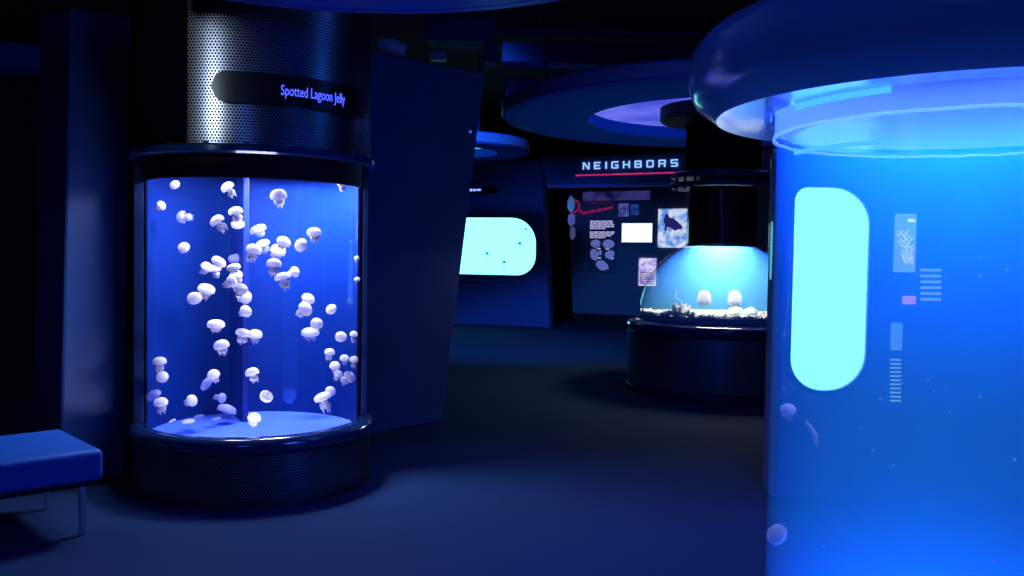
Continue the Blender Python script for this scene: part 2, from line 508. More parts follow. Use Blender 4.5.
def arm_mesh(m, seed, name='oral_arms'):
    rnd = random.Random(seed)
    bm = NB()
    lathe(bm, [(0, .2), (.5, .15), (.48, -.15), (.42, -.45), (.40, -.8), (0, -1.0)], 14)
    for k in range(8):
        a = 2 * PI * k / 8 + rnd.uniform(-.2, .2)
        rr = rnd.uniform(.34, .52)
        blob(bm, (rr * math.cos(a), rr * math.sin(a), -.86 + rnd.uniform(-.22, .14)), rnd.uniform(.25, .36), (1, 1, 1.25), .5, 3.5, 2, seed + k)
    for k in range(6):
        a = 2 * PI * k / 6 + rnd.uniform(-.3, .3)
        rr = rnd.uniform(.25, .5); L = rnd.uniform(.35, .8)
        b = Vector((rr * math.cos(a), rr * math.sin(a), -1.0))
        tube(bm, [b, b + Vector((.06 * math.cos(a), .06 * math.sin(a), -L * .5)), b + Vector((.02, .05, -L))], [.15, .09, .03], 7)
    o = obj(name, bm, m, smooth=True)
    me = o.data; bpy.data.objects.remove(o)
    return me

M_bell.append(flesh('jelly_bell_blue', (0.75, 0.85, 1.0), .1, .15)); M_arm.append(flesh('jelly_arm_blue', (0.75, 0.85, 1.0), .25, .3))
BELLS = [[bell_mesh(M_bell[k], h) for h in (.78, .98, .55)] for k in (0, 1, 2)]
ARMS = [[arm_mesh(M_arm[k], s) for s in (1, 2, 3)] for k in (0, 1, 2)]

placed = []
def chord(u, v, rad):
    """near and far distances along the ray at which it is inside the tank radius"""
    d = ray(u, v)
    ox, oy = -LT.x, -LT.y
    A = d.x ** 2 + d.y ** 2; B = 2 * (ox * d.x + oy * d.y); C = ox * ox + oy * oy - rad * rad
    D = B * B - 4 * A * C
    if D <= 0: return None
    q = math.sqrt(D); return ((-B - q) / (2 * A), (-B + q) / (2 * A))

def make_jelly(name, loc, r, ang, tilt, arm, var, dim, label, cat, group, spin=None):
    a = math.radians(ang); t = math.radians(tilt)
    axis = Vector((-math.sin(a) * math.cos(t), -math.sin(t), math.cos(a) * math.cos(t)))
    q = axis.to_track_quat('Z', 'Y')
    loc = Vector(loc) - axis * (r * .3)
    root = thing(name, label, cat, loc, group)
    root.rotation_mode = 'QUATERNION'
    root.rotation_quaternion = q
    root.scale = (r, r, r)
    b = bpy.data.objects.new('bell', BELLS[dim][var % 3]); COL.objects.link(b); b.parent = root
    b.rotation_euler.z = (spin if spin is not None else loc[0] * 37) % 6.28
    if arm > 0:
        o = bpy.data.objects.new('oral_arms', ARMS[dim][(var + int(r * 1000)) % 3]); COL.objects.link(o); o.parent = root
        o.scale = (.9, .9, arm); o.rotation_euler.z = (loc[2] * 53) % 6.28
    return root

# (column, row, bell width in pixels, arm direction in degrees from straight down, tilt towards viewer, arm length, bell shape, dim, depth 0 near..1 far, label)
J = [
 (174,184,10,20,50,0,0,0,.55,'small round jelly nearest the upper left corner of the water, no arms showing'),
 (162,205,10,-60,15,.9,0,0,.5,'jelly with arms to lower left, close to the upper left glass edge'),
 (181,217,12.5,88,5,.95,1,1,.75,'pale violet jelly swimming sideways with arms to the right, upper left'),
 (226.5,186,13.5,35,10,1.0,0,0,.3,'bright jelly high beside the pale upright bar, arms trailing to lower right'),
 (216,219.5,15,35,10,1.0,0,0,.3,'large bright jelly left of the upright bar, its frilly arms to lower right'),
 (235,210,14,15,5,.9,0,0,.35,'bright jelly right over another one that hangs upside down'),
 (238,226,13,180,-15,.8,0,0,.6,'upside down jelly with bell underneath, touching the jelly over it'),
 (257,227,17,20,15,.6,2,1,.9,'faint flat violet jelly right of the upside down one'),
 (278,193.6,16.5,0,30,.9,0,0,.25,'biggest single bright jelly alone at the upper right centre'),
 (342,183,9.5,0,-10,.9,0,0,.3,'jelly half cut off by the black band at the upper right'),
 (314,231,14.5,0,15,.8,0,0,.3,'rounded jelly with arms down beside the upper right light streaks'),
 (183,247,12,25,40,.5,1,0,.6,'lone pinkish round jelly at the left below the sideways one'),
 (220,260,15,-35,10,.5,2,0,.35,'bright flat bell at the top left of the central cluster'),
 (234.5,257,13.5,0,35,0,2,1,.85,'faint oval jelly behind the top of the central cluster'),
 (207.5,266,12,-40,15,.9,0,0,.65,'pinkish jelly at far left of the central cluster, arms to lower left'),
 (215,268,11,10,10,.9,0,0,.75,'half hidden pinkish jelly under the flat bell of the central cluster'),
 (233,265.5,14,10,10,.6,2,0,.3,'flat bright bell at the head of the central column'),
 (235,274.5,14,20,20,.7,0,0,.5,'second bell down in the central column of jellies'),
 (233,281,12,-60,15,1.0,0,0,.25,'jelly in the central column with ragged arms reaching left'),
 (241,287.5,14.5,-20,20,.6,0,0,.2,'bright jelly near the bottom of the central column'),
 (246.5,297,13.5,-80,25,.9,1,0,.6,'greyish jelly at the foot of the central column, arms to the left'),
 (254.5,248,15.5,-20,10,1.0,0,0,.25,'bright jelly right of the central cluster, arms to lower left'),
 (261.5,242,15,20,15,.8,2,1,.9,'faint violet jelly behind the bright one right of the central cluster'),
 (284.5,240.5,14.5,-30,10,.7,0,0,.35,'jelly at the top of the right chain, bell leaning to the right'),
 (279,249,15.5,-30,20,.8,0,0,.65,'greyer second jelly of the right chain'),
 (274,262,15,-5,5,1.0,0,0,.25,'helmet shaped third jelly of the right chain with arms down'),
 (300,244.5,14,50,55,.4,0,0,.3,'round bright jelly right of the top of the right chain'),
 (282,274.5,16.5,15,5,1.0,2,0,.25,'wide mushroom shaped jelly at the foot of the right chain'),
 (296,271.5,11,-70,20,.8,0,0,.5,'small round jelly touching the wide mushroom shaped one from the right'),
 (357,258,6,0,10,.8,1,0,.5,'thin refraction ghost of a jelly against the right glass, upper of two'),  # refraction ghosts at the glass edge built as jelly bodies
 (357,279,6,0,10,.8,1,0,.5,'thin refraction ghost of a jelly against the right glass, lower of two'),
 (309,297.5,13.5,-35,15,.8,0,0,.5,'jelly over the ragged one right of centre, bell leaning right'),
 (207,287,17,-20,15,.8,2,0,.45,'wide tilted bell lower left of the central column'),
 (194,297,14.5,0,45,0,0,0,.3,'round jelly below left of the wide tilted bell'),
 (247,310.5,12.5,-60,20,.8,0,0,.3,'jelly under the foot of the central column, arms to the left'),
 (216,322,17.5,-5,10,.55,2,0,.3,'wide saucer shaped jelly alone left of centre, short arms'),
 (244,331,15.5,-15,5,.9,2,0,.3,'left one of a touching pair below the central column'),
 (255.5,333,14,-10,15,.8,0,0,.7,'right greyer one of a touching pair below the central column'),
 (221,343.5,15.5,10,10,.8,0,0,.3,'mushroom shaped jelly directly below the saucer shaped one'),
 (159.5,360,13.5,0,5,1.0,0,0,.35,'mushroom shaped jelly near the left glass over a round one'),
 (306.5,308,15,-50,20,.9,0,0,.25,'bright jelly right of centre with ragged arms pointing left'),
 (330.6,308.5,11.5,30,45,.5,0,0,.4,'round jelly with pointed chin beside the greenish streak at right'),
 (317,323,12.5,-30,50,.3,0,0,.25,'round bright jelly in front of a faint violet one, right of centre'),
 (310,330,18,0,10,.6,2,1,.8,'faint violet wide jelly behind a round bright one'),
 (341,336,11.5,-20,50,.3,0,0,.35,'round jelly beside a slender one near the right glass'),
 (353.7,333.6,8,-5,10,1.3,1,0,.5,'slender jelly with long arms near the right glass'),
 (330,351,10.5,-10,10,1.0,0,0,.4,'topmost left jelly of the lower right bunch'),
 (344,357,9,10,10,1.0,0,0,.35,'upright middle jelly of the lower right bunch'),
 (354,359,9,-5,10,1.1,1,0,.5,'rightmost jelly of the lower right bunch with trailing arms'),
 (335,365,10.5,-10,20,.8,1,0,.55,'jelly in the left column of the lower right bunch'),
 (338.7,373,9.5,-25,15,1.0,0,0,.3,'lowest left jelly of the lower right bunch'),
 (350.5,376,13,-50,15,1.0,0,0,.4,'tilted bell at the lower right of the right bunch'),
 (331,391,10.5,-60,50,.3,0,0,.5,'small round jelly touching the tilted one at the lower right'),
 (321.5,395,17.5,20,5,1.1,2,0,.3,'leaning mushroom shaped jelly alone at the lower right'),
 (265.5,397.5,13.5,140,-25,.5,0,0,.3,'upturned bright jelly low in the middle'),
 (254.6,416,13.5,-15,10,.9,0,0,.22,'jelly just over the blue tank floor, in the middle'),
 (251.6,371,13.8,15,5,.9,0,0,.3,'mushroom shaped jelly alone at lower centre'),
 (162,376,12,0,35,.6,1,0,.45,'round jelly directly below the mushroom shaped one at left glass'),
 (213,374,12.5,15,30,.8,1,0,.5,'round greyish jelly over a crescent shaped one, lower left'),
 (204,383,14,60,5,.4,2,1,.5,'crescent shaped bell tipped on its side, lower left'),
 (152.5,394,15,30,20,0,0,1,.5,'large dim bell cut by the left glass edge near the floor'),
 (160.6,401,14,0,15,1.0,0,0,.35,'jelly with a pointed arm cone at the lower left corner'),
 (193,400,12,-65,20,.9,0,0,.45,'jelly low at left with its arm tuft on its left side'),
 (223,398,10,-90,20,1.2,0,1,.6,'small jelly lying sideways with arms to the left, low down'),
 (228,407,19,-15,-15,.3,2,1,.7,'wide see-through ring shaped jelly just over the floor'),
]
FL = [  # jellies lying on the tank floor
 (216,415.5,10,'small flat jelly on the tank floor below the ring shaped one',1),
 (199,413,10,'faint flat jelly at the far side of the tank floor, left',1),
 (188,418,13,'flat jelly on the tank floor, left of the middle',0),
 (167,417,16,'largest flat jelly on the tank floor at the left',0),
 (150.5,416,9,'flat jelly on the tank floor against the left glass',1),
]
for (u, v, w, ang, tilt, arm, var, dim, dep, label) in J:
    rpx = w / 2
    best = None
    for k in range(41):
        f = k / 40
        c = chord(u, v, R_gl - .095) or chord(u, v, R_gl - .05)
        if c is None:
            tt = LD / math.hypot(ray(u, v).x, ray(u, v).y) * .99; 
        else:
            tt = c[0] + (c[1] - c[0]) * f
        p = EYE + ray(u, v) * tt
        r = rpx * p.y / F_PX
        clash = sum(max(0, (r + r2) * 1.25 - (p - p2).length) for p2, r2 in placed)
        below = max(0, Z_flr + r * (1.3 if arm else .5) - p.z)
        cost = abs(f - dep) + clash * 60 + below * 60
        if best is None or cost < best[0]: best = (cost, p, r)
    _, p, r = best
    placed.append((p, r))
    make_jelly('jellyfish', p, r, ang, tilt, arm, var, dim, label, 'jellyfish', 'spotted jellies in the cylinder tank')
for (u, v, w, label, dim) in FL:
    p = ground(u, v, Z_flr + .03)
    r = w / 2 * p.y / F_PX
    root = make_jelly('jellyfish', Vector((p.x, p.y, Z_flr + .012 + r * .13)), r, 5, 8, 0, 2, dim, label, 'jellyfish', 'spotted jellies in the cylinder tank')
    root.scale = (r, r, r * .5)

# ------------------------------------------------------------------ slabs beside the left tank
A, B = ground(59, 491), ground(124, 478)
P = Plane(A, B)
q = [P.p(0, 0), P.p(P.len, 0), P.p(*P.st(133, 18)), P.p(*P.st(70, 6))]
bm = NB(); prism(bm, q, -P.n * .40)
tag(obj('partition_slab', bm, M_panel, bevel=.02), 'tall dark blue slab standing left of the jelly cylinder', 'partition')
A, B = Vector((-1.62, 6.95, 0)), ground(442, 421)
B1 = ground(378, 434)
P = Plane(B1, B)
xs = -.38
q = [P.p(xs, 0), P.p(P.len, 0), P.p(*P.st(485, 74)), P.p(xs, P.st(362, 50)[1])]
bm = NB(); prism(bm, q, -P.n * .18)
tag(obj('partition_slab', bm, M_panel, bevel=.015), 'leaning dark blue slab standing right of the jelly cylinder', 'partition')

slab = bpy.context.scene.objects['partition_slab.001']
c = P.hit(470.5, 132)
bm = NB(); blob(bm, (c.x, c.y - .012, c.z), .012); tag(obj('indicator_lamp', bm, glow('blue_pilot', (0.05, 0.08, 1.0), 1.5), slab, smooth=True), 'tiny blue pilot light')

# horizontal duct end at upper left
dp = at(50, 62, 6.6)
du = thing('air_duct', 'dark round duct end sticking out left of the tall slab', 'duct', dp)
bm = NB(); tube(bm, [(0, 0, 0), (-3.6, -1.2, 0.02)], .125, 24)
obj('pipe', bm, mat('blue_duct', (0.10, 0.16, 0.42), .6), du, smooth=True)
bm = NB(); tube(bm, [(.012, .004, 0), (-.03, -.01, 0)], .132, 24); obj('end_collar', bm, MATS['blue_duct'], du, smooth=True)
for s in (.8, 2.4):
    bm = NB(); tube(bm, [(-s, -s / 3, .12), (-s, -s / 3, 4.6 - dp.z)], .008, 6); obj('hanger_rod', bm, M_duct, du)

# ------------------------------------------------------------------ bench
Fc = ground(104, 449, .45); Bc = ground(61, 428, .45); Fc.z = Bc.z = 0
wdir = (Bc - Fc).normalized(); ldir = Vector((-wdir.y, wdir.x, 0))
if ldir.y > 0: ldir = -ldir
bench = thing('bench', 'blue padded bench on thin metal legs at the lower left', 'bench', (Fc.x, Fc.y, 0))
bench.rotation_euler.z = math.atan2(ldir.y, ldir.x)
W = (Bc - Fc).length; Lb = 1.7
# local x along the length, local y away: find the sign
sgn = 1 if Vector((-ldir.y, ldir.x, 0)).dot(wdir) > 0 else -1
ys = sorted((0, sgn * W))
bm = NB(); box(bm, 0, Lb, ys[0], ys[1], .285, .45)
obj('cushion', bm, M_vinyl, bench, bevel=.03, seg=4, smooth=True)
bm = NB(); box(bm, .03, Lb - .03, ys[0] + .03, ys[1] - .03, .262, .287)
obj('frame', bm, M_dark, bench)
for x in (.09, Lb - .09):
    for y in (ys[0] + .06, ys[1] - .06):
        bm = NB(); box(bm, x - .014, x + .014, y - .014, y + .014, 0, .265)
        obj('leg', bm, M_chrome, bench, bevel=.003)

# ------------------------------------------------------------------ right tank (near)
RD = 3.4; RB = math.radians(27)
RT = Vector((RD * math.sin(RB), RD * math.cos(RB), 0))
Rt = RD * math.sin(math.radians(10.85))
Rl = .245 * RD; Rm = .276 * RD
ZW = 1.93; ZL = 1.995
rt = thing('aquarium_tank', 'large near cylinder tank of glowing blue water at the right edge', 'aquarium tank', RT)
bm = NB(); lathe(bm, [(0, 0), (Rt + .05, 0), (Rt + .05, .05), (0, .05)], 96); obj('base', bm, M_perf_d, rt, smooth=True)
bm = NB()
prof = [(Rt + .03 + .04 * math.cos(-PI / 2 + PI * i / 10), .075 + .025 * math.sin(-PI / 2 + PI * i / 10)) for i in range(11)] + [(Rt + .002, .10), (Rt + .002, .05)]
lathe(bm, prof, 96, closed=True); obj('ring', bm, M_gloss, rt, smooth=True)
bm = NB(); lathe(bm, [(Rt, .055), (Rt, 2.26)], 128)
obj('acrylic_wall', bm, glass('clear_acrylic_near', (0.95, 0.97, 1.0), .6), rt, smooth=True)
bm = NB(); lathe(bm, [(0, .06), (Rt - .02, .06), (Rt - .02, ZW), (0, ZW)], 96)
obj('water', bm, water('glowing_water', (0.02, 0.42, 1.0), 1.6), rt, smooth=True)
# rippled water surface, seen from below
bm = NB()
rows = []
for i in range(0, 25):
    rr = (Rt - .021) * i / 24
    rows.append([(rr * math.sin(2 * PI * k / 96), rr * math.cos(2 * PI * k / 96), 0) for k in range(96)])
cv = bm.verts.new((0, 0, ZW + .004)); pv = None
for i, row in enumerate(rows[1:]):
    cur = [bm.verts.new((x, y, ZW + .004 + .003 * noise.noise(Vector((x * 7, y * 7, 0))) + (.006 if i == 23 else 0))) for x, y, _ in row]
    for k in range(96):
        j = (k + 1) % 96
        bm.faces.new((cv, cur[k], cur[j]) if pv is None else (pv[k], cur[k], cur[j], pv[j]))
    pv = cur
sm = bpy.data.materials.new('water_surface'); sm.use_nodes = True
nt = sm.node_tree; nt.nodes.clear()
o_ = nt.nodes.new('ShaderNodeOutputMaterial'); mx_ = nt.nodes.new('ShaderNodeMixShader'); tr_ = nt.nodes.new('ShaderNodeBsdfTransparent'); gl_ = nt.nodes.new('ShaderNodeBsdfGlossy')
gl_.inputs['Roughness'].default_value = .25; mx_.inputs['Fac'].default_value = .35
gl_.inputs['Color'].default_value = (.8, .86, 1, 1)
nt.links.new(tr_.outputs[0], mx_.inputs[1]); nt.links.new(gl_.outputs[0], mx_.inputs[2]); nt.links.new(mx_.outputs[0], o_.inputs['Surface'])
obj('water_surface', bm, sm, rt, smooth=True)
bm = NB()
ring = []
for k in range(193):
    a = 2 * PI * k / 192
    wv = .0035 * noise.noise(Vector((math.sin(a) * 9, math.cos(a) * 9, 0)))
    ring.append([((Rt - q) * math.sin(a), (Rt - q) * math.cos(a), ZW + wv + h) for q, h in ((.006, -.004), (.006, .006), (.018, .004), (.018, -.003))])
quadstrip(bm, ring)
obj('waterline', bm, flesh('waterline_froth', (0.6, 0.75, 1.0), .55), rt, smooth=True)
bm = NB()
prof = [(Rt + .004, ZL + .012), (Rl - .03, ZL + .002), (Rl, ZL)]
for i in range(1, 15):
    t = i / 14
    a = -.75 + (PI / 2 + .75) * t
    prof.append((Rm - .19 + .19 * math.cos(a), ZL + .165 + .20 * math.sin(a) if a < 0 else ZL + .165 + .16 * math.sin(a)))
prof += [(Rt + .03, 2.335), (Rt + .004, 2.335)]
lathe(bm, prof, 128, closed=True); obj('lid', bm, mat('lid_blue_enamel', (0.12, 0.45, 0.80), .2, spec=.5, coat=.5), rt, smooth=True)
dcl0, dcl1 = RB - 1.62, RB + 1.62
bm = NB(); lathe(bm, [(0, 2.30), (Rt + .02, 2.30), (Rt + .02, 2.335), (0, 2.335)], 64)
obj('lid_plate', bm, M_dark, rt)
bm = NB(); lathe(bm, [(Rt - .008, ZW + .03), (Rt - .008, 2.30), (Rt - .004, 2.30), (Rt - .004, ZW + .03)], 96, dcl0, dcl1, closed=True)
obj('inner_liner', bm, mat('violet_liner', (0.09, 0.12, 0.10), .7, spec=.1), rt, smooth=True)
M_perf_n = perforated('perforated_black_drum', Rt + .02, .030, (0.10, 0.11, 0.16), .33, .35)
bm = NB(); lathe(bm, [(Rt - .05, 2.33), (Rt - .05, 3.02), (0, 3.02)], 96); obj('drum', bm, M_perf_n, rt, smooth=True)
def near_az(u, R, D, Bz):
    b = math.atan((u - 512) / F_PX) - Bz
    g = math.asin(max(-1, min(1, D * math.sin(b) / R)))
    return Bz + PI - (g - b)
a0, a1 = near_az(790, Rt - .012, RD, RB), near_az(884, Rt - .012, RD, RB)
M_cy = glow('cyan_reflection', (0.08, 0.52, 1.0), 1.1)  # glow standing in for cyan reflections under the lid and waterline
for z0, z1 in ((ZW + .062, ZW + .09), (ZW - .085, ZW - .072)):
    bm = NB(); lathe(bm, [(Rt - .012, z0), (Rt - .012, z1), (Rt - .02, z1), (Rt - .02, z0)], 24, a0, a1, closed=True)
    obj('reflection_strip', bm, M_cy, rt, smooth=True)
lamp('tank_lamp_and_fill', 'AREA', (RT.x, RT.y, 2.27), (0.05, 0.105, 1.0), 240, .9, (RT.x, RT.y, 0))
lamp('tank_lamp_and_fill', 'AREA', (RT.x, RT.y, .075), (0.02, 0.09, 1.0), 48, 1.0, (RT.x, RT.y, 2))  # unseen fill added below to brighten the lower water

# suspended specks and the few creatures in the near tank
bm = NB(); rnd = random.Random(8)
for k in range(46):
    a = rnd.uniform(0, 2 * PI); r = (Rt - .08) * math.sqrt(rnd.random()); z = rnd.uniform(.5, 1.85)
    blob(bm, (RT.x + r * math.sin(a), RT.y + r * math.cos(a), z), rnd.uniform(.0012, .0042), amp=.4, sub=1, seed=k)
tag(obj('drifting_specks', bm, M_bell[0]), 'tiny pale specks drifting in the near blue tank', 'specks', kind='stuff')
def near_point(u, v, f):
    d = ray(u, v); ox, oy = -RT.x, -RT.y; rad = Rt - .06
    A = d.x ** 2 + d.y ** 2; Bq = 2 * (ox * d.x + oy * d.y); C = ox * ox + oy * oy - rad * rad
    D = Bq * Bq - 4 * A * C
    if D < 0: return EYE + d * (-Bq / (2 * A))
    q = math.sqrt(D); t = ((-Bq - q) + 2 * q * f) / (2 * A)
    return EYE + d * t
p = near_point(775, 533, .5)
make_jelly('jellyfish', p, 11 * p.y / F_PX, 50, 25, .5, 2, 2, 'torn pale jelly at the lower left edge of the near blue tank', 'jellyfish', None)
p = near_point(788, 408, .5)
make_jelly('jellyfish', p, 8 * p.y / F_PX, 5, 15, .9, 0, 2, 'faint violet jelly below the glowing oval seen in the near tank', 'jellyfish', None)
p = near_point(812, 436, .4)
bm = NB(); tube(bm, [(-.022, 0, .05), (-.004, .005, .03), (.012, 0, 0), (.018, 0, -.04)], [.005, .009, .009, .002], 8)
tag(obj('ribbon_jelly', bm, M_bell[2], smooth=True, loc=p), 'faint curved sliver drifting in the near tank under the oval', 'jelly')

# ------------------------------------------------------------------ added wall with glowing port, behind the near tank
WY = 5.5
P = Plane((at(787, 300, WY).x - .05, WY), (6.5, WY))
bm = NB(); prism(bm, [P.p(0, 0), P.p(4.9, 0), P.p(4.9, 3.3), P.p(0, 3.3)], -P.n * .25)
tag(obj('partition_wall', bm, M_panel2), 'added blue wall holding a glowing oval port, seen through the near tank', 'partition')  # wall added to hold the refracted oval and cover the dome's right side
def oval_port(P, u0, v0, u1, v1, rad, name, label, glowm, deep=.02):
    x0, zb = P.st(u0, v1); x1, zt = P.st(u1, v0)
    k = (x1 - x0) / (u1 - u0)
    rad = tuple(r * k for r in rad) if isinstance(rad, tuple) else rad * k
    c = P.p((x0 + x1) / 2, zb, 0.0)
    t = thing(name, label, 'aquarium window', c)
    loc = lambda x, z, o: P.p(x, z, o) - c
    def outl(g): return rrect(x0 - g, x1 + g, zb - g, zt + g, tuple(r + g for r in rad) if isinstance(rad, tuple) else rad + g)
    bm = NB(); prism(bm, [loc(x, z, .012) for x, z in outl(0)], P.n * -.008)
    obj('lit_water', bm, glowm, t)
    fr = [[loc(x, z, .004) for x, z in outl(.035)], [loc(x, z, .03) for x, z in outl(.03)], [loc(x, z, .03) for x, z in outl(.004)], [loc(x, z, .006) for x, z in outl(0)]]
    bm = NB(); quadstrip(bm, fr)
    obj('frame', bm, M_gloss, t)
    return t, (x0, x1, zb, zt)
oval_port(P, 789, 189, 869, 389, (34, 40, 40, 14), 'viewing_window', 'glowing cyan rounded window seen through the near blue tank', glow('cyan_lit_water_near', (0.045, 0.28, 0.8), 7.5))
M_pale = glow('label_glow', (0.10, 0.42, 1.0), 1.1)  # glow added so the labels show through the water
M_ink = mat('label_ink', (0.02, 0.06, 0.3), .6, spec=.2)
M_print_glow = glow('print_glow', (0.40, 0.85, 1.0), 1.6)
def flat_on(P, u0, v0, u1, v1, out, th, m, name, parent=None, c=None):
    x0, zb = P.st(u0, v1); x1, zt = P.st(u1, v0)
    pts = [P.p(x0, zb, out), P.p(x1, zb, out), P.p(x1, zt, out), P.p(x0, zt, out)]
    if c is not None: pts = [p - c for p in pts]
    bm = NB(); prism(bm, pts, P.n * th); return obj(name, bm, m, parent)
def sheet(P, u0, v0, u1, v1, name, label, cat, m, group=None, th=.012):
    c = P.hit((u0 + u1) / 2, v1)
    t = thing(name, label, cat, c, group)
    flat_on(P, u0, v0, u1, v1, 0.001, th, m, 'board', t, c)
    return t, c
t, c = sheet(P, 893, 214, 916, 272, 'notice_stand_in', 'pale stand-in for a refracted poster with scribbled lines, on the blue wall behind near tank', 'notice', M_pale)  # these wall labels stand in for posters seen refracted through the tank
rnd = random.Random(3)
bm = NB(); Mx = None
for k in range(12):
    u = 895 + rnd.uniform(0, 9); v = 232 + k * 2.7
    pts = [P.hit(u + j * 2.6, v + (2.2 if j % 2 else -1.2) + rnd.uniform(-1, 1)) + P.n * .016 - c for j in range(5)]
    tube(bm, pts, .003, 5)
obj('scribble', bm, M_print_glow, t)
flat_on(P, 907, 219, 914, 222, .013, .002, M_print_glow, 'corner_mark', t, c)
def stripes(u0, u1, v0, v1, n, label):
    t, c = sheet(P, u0, v0, u1, v1, 'striped_stand_in', label, 'label', mat('blue_stand_in', (0.03, 0.15, 0.55), .5))
    bm = NB()
    for k in range(n):
        va = v0 + (v1 - v0) * (k + .15) / n; vb = v0 + (v1 - v0) * (k + .55) / n
        x0, zb = P.st(u0 + 1, vb); x1, zt = P.st(u1 - 1, va)
        prism(bm, [P.p(x0, zb, .014) - c, P.p(x1, zb, .014) - c, P.p(x1, zt, .014) - c, P.p(x0, zt, .014) - c], P.n * .002)
    obj('stripe_print', bm, M_pale, t)
stripes(918, 941, 268, 303, 6, 'label of six pale stripes right of the pale notice')
stripes(888, 901, 358, 403, 11, 'tall narrow label of fine pale stripes below the other labels')
sheet(P, 902, 296, 915, 304, 'chip_stand_in', 'small pinkish orange stand-in for a refracted poster, under the pale one', 'label', glow('coral_chip_glow', (0.32, 0.30, 1.0), 1.0))
sheet(P, 890, 323, 902, 350, 'notice_stand_in', 'small greyish stand-in for a refracted poster, between the orange one and the fine striped one', 'notice', glow('card_glow', (0.06, 0.34, 1.0), .9))

# ------------------------------------------------------------------ dome tank
DD = 10.37; DB = math.atan((720 - 512) / F_PX)
DT = Vector((DD * math.sin(DB), DD * math.cos(DB), 0))
Rp = DD * math.sin(math.atan(208 / F_PX) - math.atan(115 / F_PX))
Rd = DD * math.sin(math.atan(208 / F_PX) - math.atan(126 / F_PX))
Rn = .375
def dz(v): return at(720, v, DT.y).z
zp = dz(322); zd = zp + .035
dt = thing('dome_tank', 'lit half dome aquarium on a round dark pedestal under the ring canopy', 'aquarium tank', DT)
bm = NB(); lathe(bm, [(0, .0), (Rp - .05, .0), (Rp - .05, .07), (Rp - .012, .08), (Rp - .012, zp - .12), (0, zp - .12)], 96)
obj('pedestal', bm, mat('dark_satin_metal', (0.26, 0.28, 0.38), .33, metal=.85), dt, smooth=True)
bm = NB(); lathe(bm, [(Rp - .02, .07), (Rp, .062), (Rp, .035), (Rp - .06, .03), (Rp - .06, .07)], 96, closed=True)
obj('kick_ring', bm, M_gloss, dt, smooth=True)
bm = NB()
prof = [(Rp - .05 + .05 * math.cos(-PI / 2 + PI * i / 10), zp - .055 + .065 * math.sin(-PI / 2 + PI * i / 10)) for i in range(11)]
prof += [(Rd + .015, zp + .03), (Rd - .03, zp + .03), (Rd - .03, zp - .12)]
lathe(bm, prof, 96, closed=True); obj('rim', bm, M_gloss, dt, smooth=True)
zn = zd + math.sqrt(Rd ** 2 - Rn ** 2)
an = math.asin(Rn / Rd)
bm = NB(); lathe(bm, [(Rd * math.cos(a), zd + Rd * math.sin(a)) for a in [(PI / 2 - an) * i / 24 for i in range(25)]], 96)
obj('dome', bm, glass('clear_dome', (0.94, 0.97, 1.0), .7), dt, smooth=True)
Rw = Rd - .02; aw = math.asin(Rn / Rw)
zb_ = zd + .065
prof = [(0, zb_)] + [(Rw * math.cos(a), zd + Rw * math.sin(a)) for a in [math.asin(.065 / Rw) + (PI / 2 - aw - math.asin(.065 / Rw)) * i / 24 for i in range(25)]] + [(0, zd + Rw * math.cos(aw))]
bm = NB(); lathe(bm, prof, 96)
obj('water', bm, water('dome_water', (0.045, 0.24, 1.0), 1.35), dt, smooth=True)
M_bed = mat('speckled_gravel', (0.25, 0.42, 0.62), .8, bump=.8, bscale=60, vary=.7)
bm = NB(); lathe(bm, [(0, zd + .06), (Rd - .03, zd + .06), (Rd - .012, zd), (0, zd - .03)], 72)
obj('gravel_bed', bm, M_bed, dt, smooth=True)
z_f = dz(182)
M_neck = mat('black_glass', (0.004, 0.004, 0.006), .16, spec=.8, coat=.5)
bm = NB(); lathe(bm, [(Rn + .012, zn - .004), (Rn + .012, z_f - .05), (Rn - .02, z_f - .05), (Rn - .02, zn + .006)], 64, closed=True)
obj('neck', bm, M_neck, dt, smooth=True)
bm = NB(); lathe(bm, [(Rn + .03, zn - .02), (Rn + .03, zn + .01), (Rn + .01, zn + .012), (Rn + .01, zn - .01)], 64, closed=True)
obj('neck_collar', bm, M_chrome, dt, smooth=True)
for zz in (z_f - .085, z_f + .03):
    bm = NB(); lathe(bm, [(.2, zz), (.56, zz), (.575, zz + .012), (.575, zz + .052), (.56, zz + .064), (.2, zz + .064)], 64, closed=True)
    obj('flange', bm, mat('dark_flange', (0.012, 0.014, 0.05), .25), dt, smooth=True)
for k in range(8):
    a = 2 * PI * k / 8 + .35
    bm = NB(); lathe(bm, [(0, z_f - .105), (.014, z_f - .105), (.014, z_f + .11), (0, z_f + .11)], 8)
    obj('bolt', bm, M_duct, dt, loc=(.52 * math.sin(a), .52 * math.cos(a), 0))
bm = NB(); lathe(bm, [(.42, z_f + .09), (.42, 3.02), (.02, 3.02), (.02, z_f + .09)], 64, closed=True)
obj('column', bm, MATS['matte_black'], dt, smooth=True)
lamp('dome_lamp', 'AREA', (DT.x, DT.y, zn - .012), (0.44, 0.48, 1.0), 135, .66, (DT.x, DT.y, 0))

